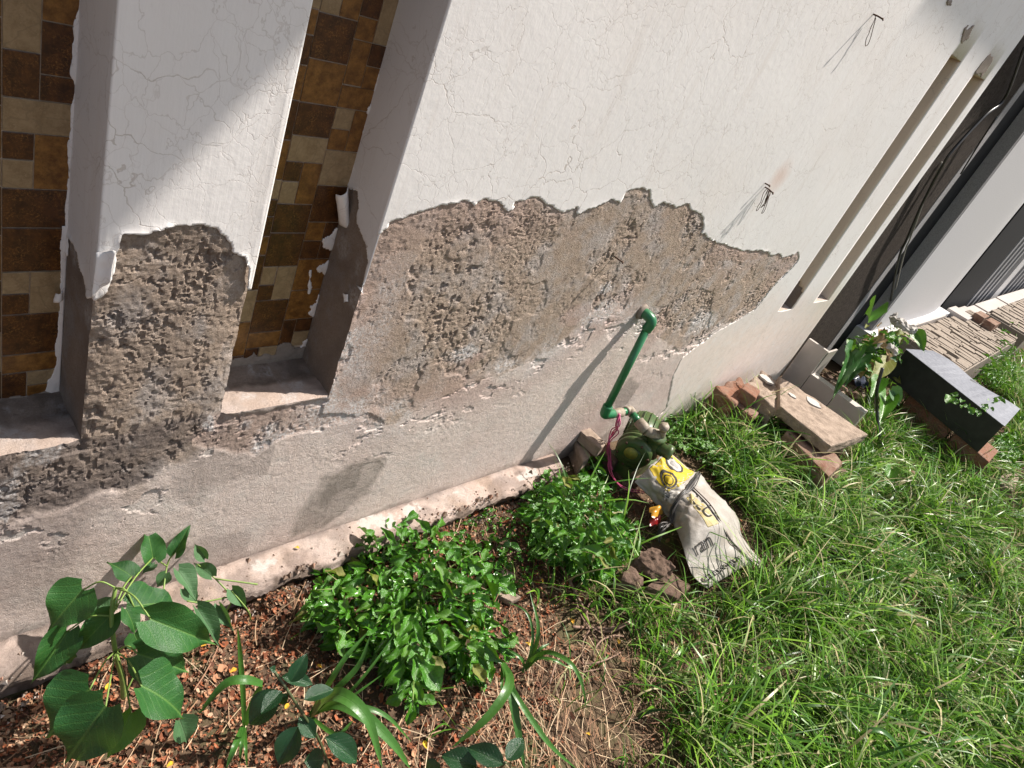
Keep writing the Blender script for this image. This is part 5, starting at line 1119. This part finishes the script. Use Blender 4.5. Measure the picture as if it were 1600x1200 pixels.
# ------------------------------------------------------------------ fallen yellow leaves, twigs
YL = leaf_mesh('fallen_leaf', leaf_mat('fallen_yellow', (.62, .42, .03), (.55, .30, .03), (.7, .5, .1), .6, 5, .3, .15), 'oval', 6, 2, .5, .2, .1, 51)
YP = [(468,857,'lying on the kerb top'), (322,1005,'on the litter beside the heart leaves'), (165,1078,'under the heart-leaf sapling'), (270,1190,'at the bottom edge left of the glossy sapling'), (370,1045,'left of the upright grass blade'), (445,1108,'behind the glossy sapling'), (662,1158,'at the bottom edge below the large weed'), (845,905,'between the weed clumps'), (895,975,'on the bare soil left of the twigs'), (967,1006,'on the soil among the dry twigs'), (922,1148,'on the straw near the bottom edge'), (830,1010,'beside the bright grass plant'), (1352,1020,'in the grass lower right'), (495,1040,'behind the fan of grass blades'), (570,985,'at the lower side of the large weed')]
for k, (x, y, wh) in enumerate(YP):
    z = .05 if k == 0 else .012; b = onZ((x, y), z); a = R.uniform(0, 6.28); L = R.uniform(.012, .02)
    o = place_leaf(YL, b, b + np.array([math.cos(a) * L, math.sin(a) * L, .003]), L * .6, None, (R.uniform(-.4, .4), R.uniform(-.4, .4), 1), name='fallen_leaf'); tag(o, 'small yellow fallen leaf ' + wh, 'leaf', 'yellow fallen leaves')
tw = thing('dry_twigs', 'tangle of dry curved twigs and dead vine on the bare soil below the round weed', 'twigs')
TWP = [[(555,80),(620,200),(665,290),(715,390),(735,470)], [(735,470),(690,400),(660,300)], [(720,400),(740,340),(790,320),(860,330),(910,355)], [(650,465),(740,470),(860,470),(960,435),(990,440)], [(800,490),(860,485),(930,450),(985,432)], [(755,640),(760,590),(800,535),(860,512),(915,515)], [(690,660),(780,650),(860,620),(920,585)], [(700,700),(760,690),(800,680)], [(740,470),(700,560),(705,680)], [(300,95),(440,40)], [(870,600),(830,560),(800,500),(740,460),(720,420)], [(760,480),(750,500),(770,520)], [(1040,240),(1080,150),(1120,95)], [(530,760),(560,660),(600,600)], [(985,70),(1060,90),(1110,120),(1150,150)], [(980,480),(1060,430),(1110,400)]]
for k, P in enumerate(TWP):
    mb = MB(); r = (.0045 if k in (0, 3, 4) else R.uniform(.0014, .0028)); mb.add(*tube(catmull([onZ(Z7b(*p), .010 + .014 * math.sin(i * 1.7 + k)) for i, p in enumerate(P)], 5), r, 6)); mb.build('twig', BARK, tw)

# ------------------------------------------------------------------ scattered ground cover
def scatter_strips(name, label, cand, mat, rootf, seg, kind='stuff'):
    pass
def proj_ok(P): return proj(P)
# density fields evaluated in plan
ex_boxes = []
def in_poly(px, poly): return polysd(px[:, 0], px[:, 1], poly) < 0
BAGPOLY = [ZB(*p) for p in ((150,350),(400,112),(640,300),(925,620),(1015,832),(1108,962),(680,1140),(555,985),(380,585))]
RUBPOLY = [(1120,610),(1160,580),(1225,580),(1345,672),(1350,690),(1300,745),(1235,700),(1215,670),(1160,665)]
BOXPOLY = [(1405,560),(1460,548),(1590,640),(1540,735),(1410,640)]
LEDGE = [(1425,505),(1480,470),(1602,420),(1602,470),(1555,515),(1492,568)]
KERBP = [(1225,572),(1265,528),(1345,650),(1300,650)]
def grass_density(P):
    px = proj(P); x, y = px[:, 0], px[:, 1]
    d = ss(880, 1180, x + (y - 1000) * .15 + fbm(P[:, 0], P[:, 1], .22, 3, 801) * 260)
    d *= .45 + .55 * ss(1080, 1250, x - (y - 950) * .25)
    d = np.maximum(d, ss(1010, 1060, x) * ss(900, 780, y))
    d = np.where(y < 760, np.maximum(d, ss(1040, 1070, x)), d)
    d *= ss(-.02, -.09, P[:, 1]) * np.clip(.58 + 2.4 * fbm(P[:, 0], P[:, 1], .11, 3, 803), .10, 1)
    d = d * ss(6, 22, polysd(x, y, BAGPOLY)); d = d * ss(0, 12, polysd(x, y, [(965,880),(1020,838),(1070,880),(1090,925),(1020,930)]))
    for q, g in ((BAGPOLY, 0), (RUBPOLY, 0), (BOXPOLY, 0), (LEDGE, 0), (KERBP, 0), ([(1270,540),(1400,540),(1420,640),(1350,650)], .1)): d = np.where(in_poly(px, q), d * g, d)
    return d, px
def make_blades(N, L, W, lean, seed, cols, xr, yr, dens, nseg=5, flat=.0):
    r = np.random.RandomState(seed); P = np.stack([r.uniform(*xr, N), r.uniform(*yr, N), np.zeros(N)], -1)
    d, px = dens(P); P = P[(r.rand(N) < d)]; n = len(P); P[:, 2] = ground_z(P[:, 0], P[:, 1]) - .004
    clump = vnoise(P[:, 0] / .06, P[:, 1] / .06, 820) * 6.28 * 2; az = clump + r.normal(0, .9, n)
    D = np.stack([np.cos(az), np.sin(az)], -1); Ln = r.uniform(*L, n) * (.6 + .8 * vnoise(P[:, 0] / .2, P[:, 1] / .2, 822)); Wd = r.uniform(*W, n); le = r.uniform(*lean, n)
    side = np.stack([-D[:, 1], D[:, 0]], -1); tw = r.normal(0, .5, n)
    V = np.zeros((n, (nseg + 1) * 2, 3), np.float32)
    bend = r.normal(0, .6, n)
    for i in range(nseg + 1):
        t = i / nseg; ang = le * t * 1.5 + .15                                # angle from vertical grows along the blade
        # integrate arc roughly
        h = Ln * (np.sin(ang) - np.sin(.15)) / (le * 1.5 + 1e-3); o = Ln * (np.cos(.15) - np.cos(ang)) / (le * 1.5 + 1e-3)
        c = P.copy(); c[:, 0] += D[:, 0] * o + side[:, 0] * bend * o * t; c[:, 1] += D[:, 1] * o + side[:, 1] * bend * o * t; c[:, 2] = np.maximum(P[:, 2] + h, P[:, 2] + .006 + .004 * t)
        w = Wd * .5 * (1 - t ** 2.2) * (.55 + .45 * min(1, t * 4)) + .0002
        sz = np.sin(tw + t * 1.2) * .6
        for k, s in ((0, -1), (1, 1)):
            V[:, i * 2 + k, 0] = c[:, 0] + side[:, 0] * s * w; V[:, i * 2 + k, 1] = c[:, 1] + side[:, 1] * s * w; V[:, i * 2 + k, 2] = c[:, 2] + s * w * sz
    base = np.arange(n)[:, None] * (nseg + 1) * 2; quad = np.array([[2 * i, 2 * i + 1, 2 * i + 3, 2 * i + 2] for i in range(nseg)])
    F = (base[:, None, :] + quad[None]).reshape(-1, 4)
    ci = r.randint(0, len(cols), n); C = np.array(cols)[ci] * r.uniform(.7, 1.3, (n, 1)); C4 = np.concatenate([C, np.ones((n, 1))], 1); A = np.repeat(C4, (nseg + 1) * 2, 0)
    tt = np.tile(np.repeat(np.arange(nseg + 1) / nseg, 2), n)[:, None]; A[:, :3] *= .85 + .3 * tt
    return V.reshape(-1, 3), F, A
GC = [(.075, .19, .014), (.13, .28, .022), (.030, .09, .008), (.20, .36, .04), (.09, .21, .02), (.24, .32, .12), (.40, .35, .19), (.05, .14, .015), (.10, .26, .018)]
parts = [make_blades(70000, (.06, .19), (.0030, .0064), (.5, 1.6), 1, GC, (1.3, 4.2), (-2.0, -.03), grass_density),
         make_blades(34000, (.12, .32), (.0055, .0105), (.6, 1.5), 2, GC[:8], (1.3, 4.2), (-2.0, -.05), lambda P: (grass_density(P)[0] * .5, None), 6),
         make_blades(26000, (.12, .28), (.005, .009), (.5, 1.3), 3, GC, (4.2, 7.5), (-2.2, -.25), grass_density),
         make_blades(12000, (.12, .28), (.01, .018), (.4, 1.2), 4, GC, (7.5, 16), (-4, -.65), grass_density, 4)]
def join(parts):
    vs, fs, as_ = [], [], []; n = 0
    for v, f, a in parts: vs.append(v); fs.append(f + n); as_.append(a); n += len(v)
    return np.concatenate(vs), np.concatenate(fs), np.concatenate(as_)
v, f, a = join(parts); print('grass tris', len(f) * 2)
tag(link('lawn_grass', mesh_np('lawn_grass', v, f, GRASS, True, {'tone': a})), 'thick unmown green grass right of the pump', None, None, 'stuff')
# sparse grass among the litter on the left
def sparse(P):
    px = proj(P); m = (px[:, 0] > 150) & (px[:, 1] > 900); q = ss(.15, .45, fbm(P[:, 0], P[:, 1], .12, 3, 831)) * .9
    return q * m * ss(-.12, -.2, P[:, 1]) * (.35 + .65 * ss(850, 1050, px[:, 0])) * ss(1350, 1150, px[:, 0]) * ss(560, 760, px[:, 0] + 200 * (px[:, 1] < 1000)), px
v, f, a = join([make_blades(9000, (.03, .09), (.0018, .0032), (.3, 1.2), 5, GC[:5], (.2, 2.2), (-1.6, -.1), sparse, 4), make_blades(5200, (.08, .22), (.003, .006), (.7, 1.5), 6, GC, (.5, 2.6), (-1.7, -.25), sparse, 5)])
tag(link('sparse_grass', mesh_np('sparse_grass', v, f, GRASS, True, {'tone': a})), 'thin scattered grass shoots among the reddish litter', None, None, 'stuff')

# litter of reddish bits
def litter(N, seed):
    r = np.random.RandomState(seed); P = np.stack([r.uniform(-.5, 2.6, N), r.uniform(-1.5, -.085, N), np.zeros(N)], -1); px = proj(P)
    d = ss(1050, 700, px[:, 0] + (px[:, 1] - 980) * .35) * (.25 + .75 * ss(-.25, .15, fbm(P[:, 0], P[:, 1], .22, 4, 841) + .25 * ss(640, 420, px[:, 0]) + .2 * ss(960, 880, px[:, 1])))
    d = np.maximum(d, .06 * (px[:, 0] > 900)); P = P[r.rand(N) < d]; n = len(P); P[:, 2] = ground_z(P[:, 0], P[:, 1]) + r.uniform(0, .008, n)
    az = r.uniform(0, 6.28, n); L = r.uniform(.002, .0065, n) * np.where(r.rand(n) < .10, 1.7, .85); W = L * r.uniform(.12, .65, n); tilt = r.normal(0, .5, (n, 2)); cv = r.uniform(.1, .9, n)
    ax = np.stack([np.cos(az), np.sin(az), tilt[:, 0]], -1); ay = np.stack([-np.sin(az), np.cos(az), tilt[:, 1]], -1); up = np.cross(ax, ay)
    V = np.zeros((n, 6, 3), np.float32)
    for k, (u, w, h) in enumerate(((-1, -1, 1), (-1, 1, 1), (0, -1.2, 0), (0, 1.2, 0), (1, -.7, 1), (1, .7, 1))):
        V[:, k] = P + ax * (u * L)[:, None] + ay * (w * W)[:, None] + up * (h * cv * L * .7)[:, None]
    F = (np.arange(n)[:, None, None] * 6 + np.array([[0, 2, 3, 1], [2, 4, 5, 3]])[None]).reshape(-1, 4)
    cols = np.array([(.29, .10, .048), (.20, .075, .04), (.36, .19, .11), (.12, .055, .035), (.40, .27, .18), (.25, .15, .09), (.06, .035, .022)])
    C = cols[r.randint(0, 7, n)] * r.uniform(.7, 1.2, (n, 1)); A = np.repeat(np.concatenate([C, np.ones((n, 1))], 1), 6, 0)
    return V.reshape(-1, 3), F, A
v, f, a = litter(125000, 9); tag(link('leaf_litter', mesh_np('leaf_litter', v, f, DRY, False, {'tone': a})), 'carpet of small curled reddish brown litter on the soil', None, None, 'stuff')
# crumbs of plaster, brick and lime along the kerb
def crumbs(N, seed):
    r = np.random.RandomState(seed); x = r.uniform(.15, 2.0, N); y = np.where(r.rand(N) < .8, -.112 + r.normal(0, .016, N), -.07 + r.normal(0, .03, N)); ok = (y < -.004) & (y > -.19) & (r.rand(N) < .25 + .75 * ss(-.1, .2, fbm(x, y, .12, 3, 871))); x, y = x[ok], y[ok]; n = len(x)
    z = np.where(y > -.095, .044, np.maximum(ground_z(x, y), -.01)); S_ = r.uniform(.0015, .0055, n) * np.where(r.rand(n) < .08, 2.2, 1); T = np.array([(1,0,-.3),(-.5,.87,-.3),(-.5,-.87,-.3),(0,0,.8)])
    A = r.uniform(0, 6.28, n); c_, s_2 = np.cos(A), np.sin(A); V = np.zeros((n, 4, 3), np.float32)
    for k in range(4):
        j = r.uniform(.6, 1.3, n) * S_; V[:, k, 0] = x + (T[k, 0] * c_ - T[k, 1] * s_2) * j; V[:, k, 1] = y + (T[k, 0] * s_2 + T[k, 1] * c_) * j; V[:, k, 2] = z + T[k, 2] * j + S_ * .2
    F = (np.arange(n)[:, None, None] * 4 + np.array([[0, 1, 3], [1, 2, 3], [2, 0, 3], [0, 2, 1]])[None]).reshape(-1, 3)
    cols = np.array([(.36, .28, .23), (.30, .22, .17), (.46, .40, .35), (.24, .17, .13), (.16, .11, .08), (.30, .18, .13)]); C = cols[r.randint(0, 6, n)]; return V.reshape(-1, 3), F, np.repeat(np.concatenate([C, np.ones((n, 1))], 1), 4, 0)
v, f, a = crumbs(3400, 31); tag(link('plaster_crumbs', mesh_np('plaster_crumbs', v, f, DRY, False, {'tone': a})), 'crumbs of fallen plaster and soil along the kerb', None, None, 'stuff')
# dry straws
def straws(N, seed):
    r = np.random.RandomState(seed); P = np.stack([r.uniform(-.3, 2.8, N), r.uniform(-1.7, -.12, N), np.zeros(N)], -1); px = proj(P)
    d = .25 + .9 * np.exp(-((px[:, 0] - 930) / 170) ** 2) * ss(960, 1100, px[:, 1]) + .4 * np.exp(-((px[:, 0] - 1080) / 120) ** 2) * ss(900, 960, px[:, 1]); d *= ss(1500, 1150, px[:, 0]); P = P[r.rand(N) < d]; n = len(P)
    az = np.where(r.rand(n) < .45, r.normal(.9, .35, n), r.uniform(0, 6.28, n)); L = r.uniform(.03, .16, n); W = r.uniform(.0004, .0011, n); V = np.zeros((n, 8, 3), np.float32); bend = r.normal(0, .2, n)
    z0 = r.uniform(.003, .02, n); z1 = r.uniform(.003, .03, n)
    for i in range(4):
        t = i / 3 - .5; x = P[:, 0] + np.cos(az) * L * t - np.sin(az) * bend * L * t * t; y = P[:, 1] + np.sin(az) * L * t + np.cos(az) * bend * L * t * t
        z = ground_z(x, y) + z0 * (1 - i / 3) + z1 * i / 3
        for k, s in ((0, -1), (1, 1)): V[:, i * 2 + k] = np.stack([x - np.sin(az) * W * s, y + np.cos(az) * W * s, z + s * W * .5], -1)
    F = (np.arange(n)[:, None, None] * 8 + np.array([[0, 1, 3, 2], [2, 3, 5, 4], [4, 5, 7, 6]])[None]).reshape(-1, 4)
    cols = np.array([(.42, .30, .19), (.33, .20, .12), (.52, .40, .27), (.25, .14, .09)]); C = cols[r.randint(0, 4, n)] * r.uniform(.7, 1.15, (n, 1)); A = np.repeat(np.concatenate([C, np.ones((n, 1))], 1), 8, 0)
    return V.reshape(-1, 3), F, A
v, f, a = straws(8000, 12); tag(link('dry_straw', mesh_np('dry_straw', v, f, DRY, False, {'tone': a})), 'loose pale dry straw lying over the soil and litter', None, None, 'stuff')
print('done', len(bpy.data.objects))
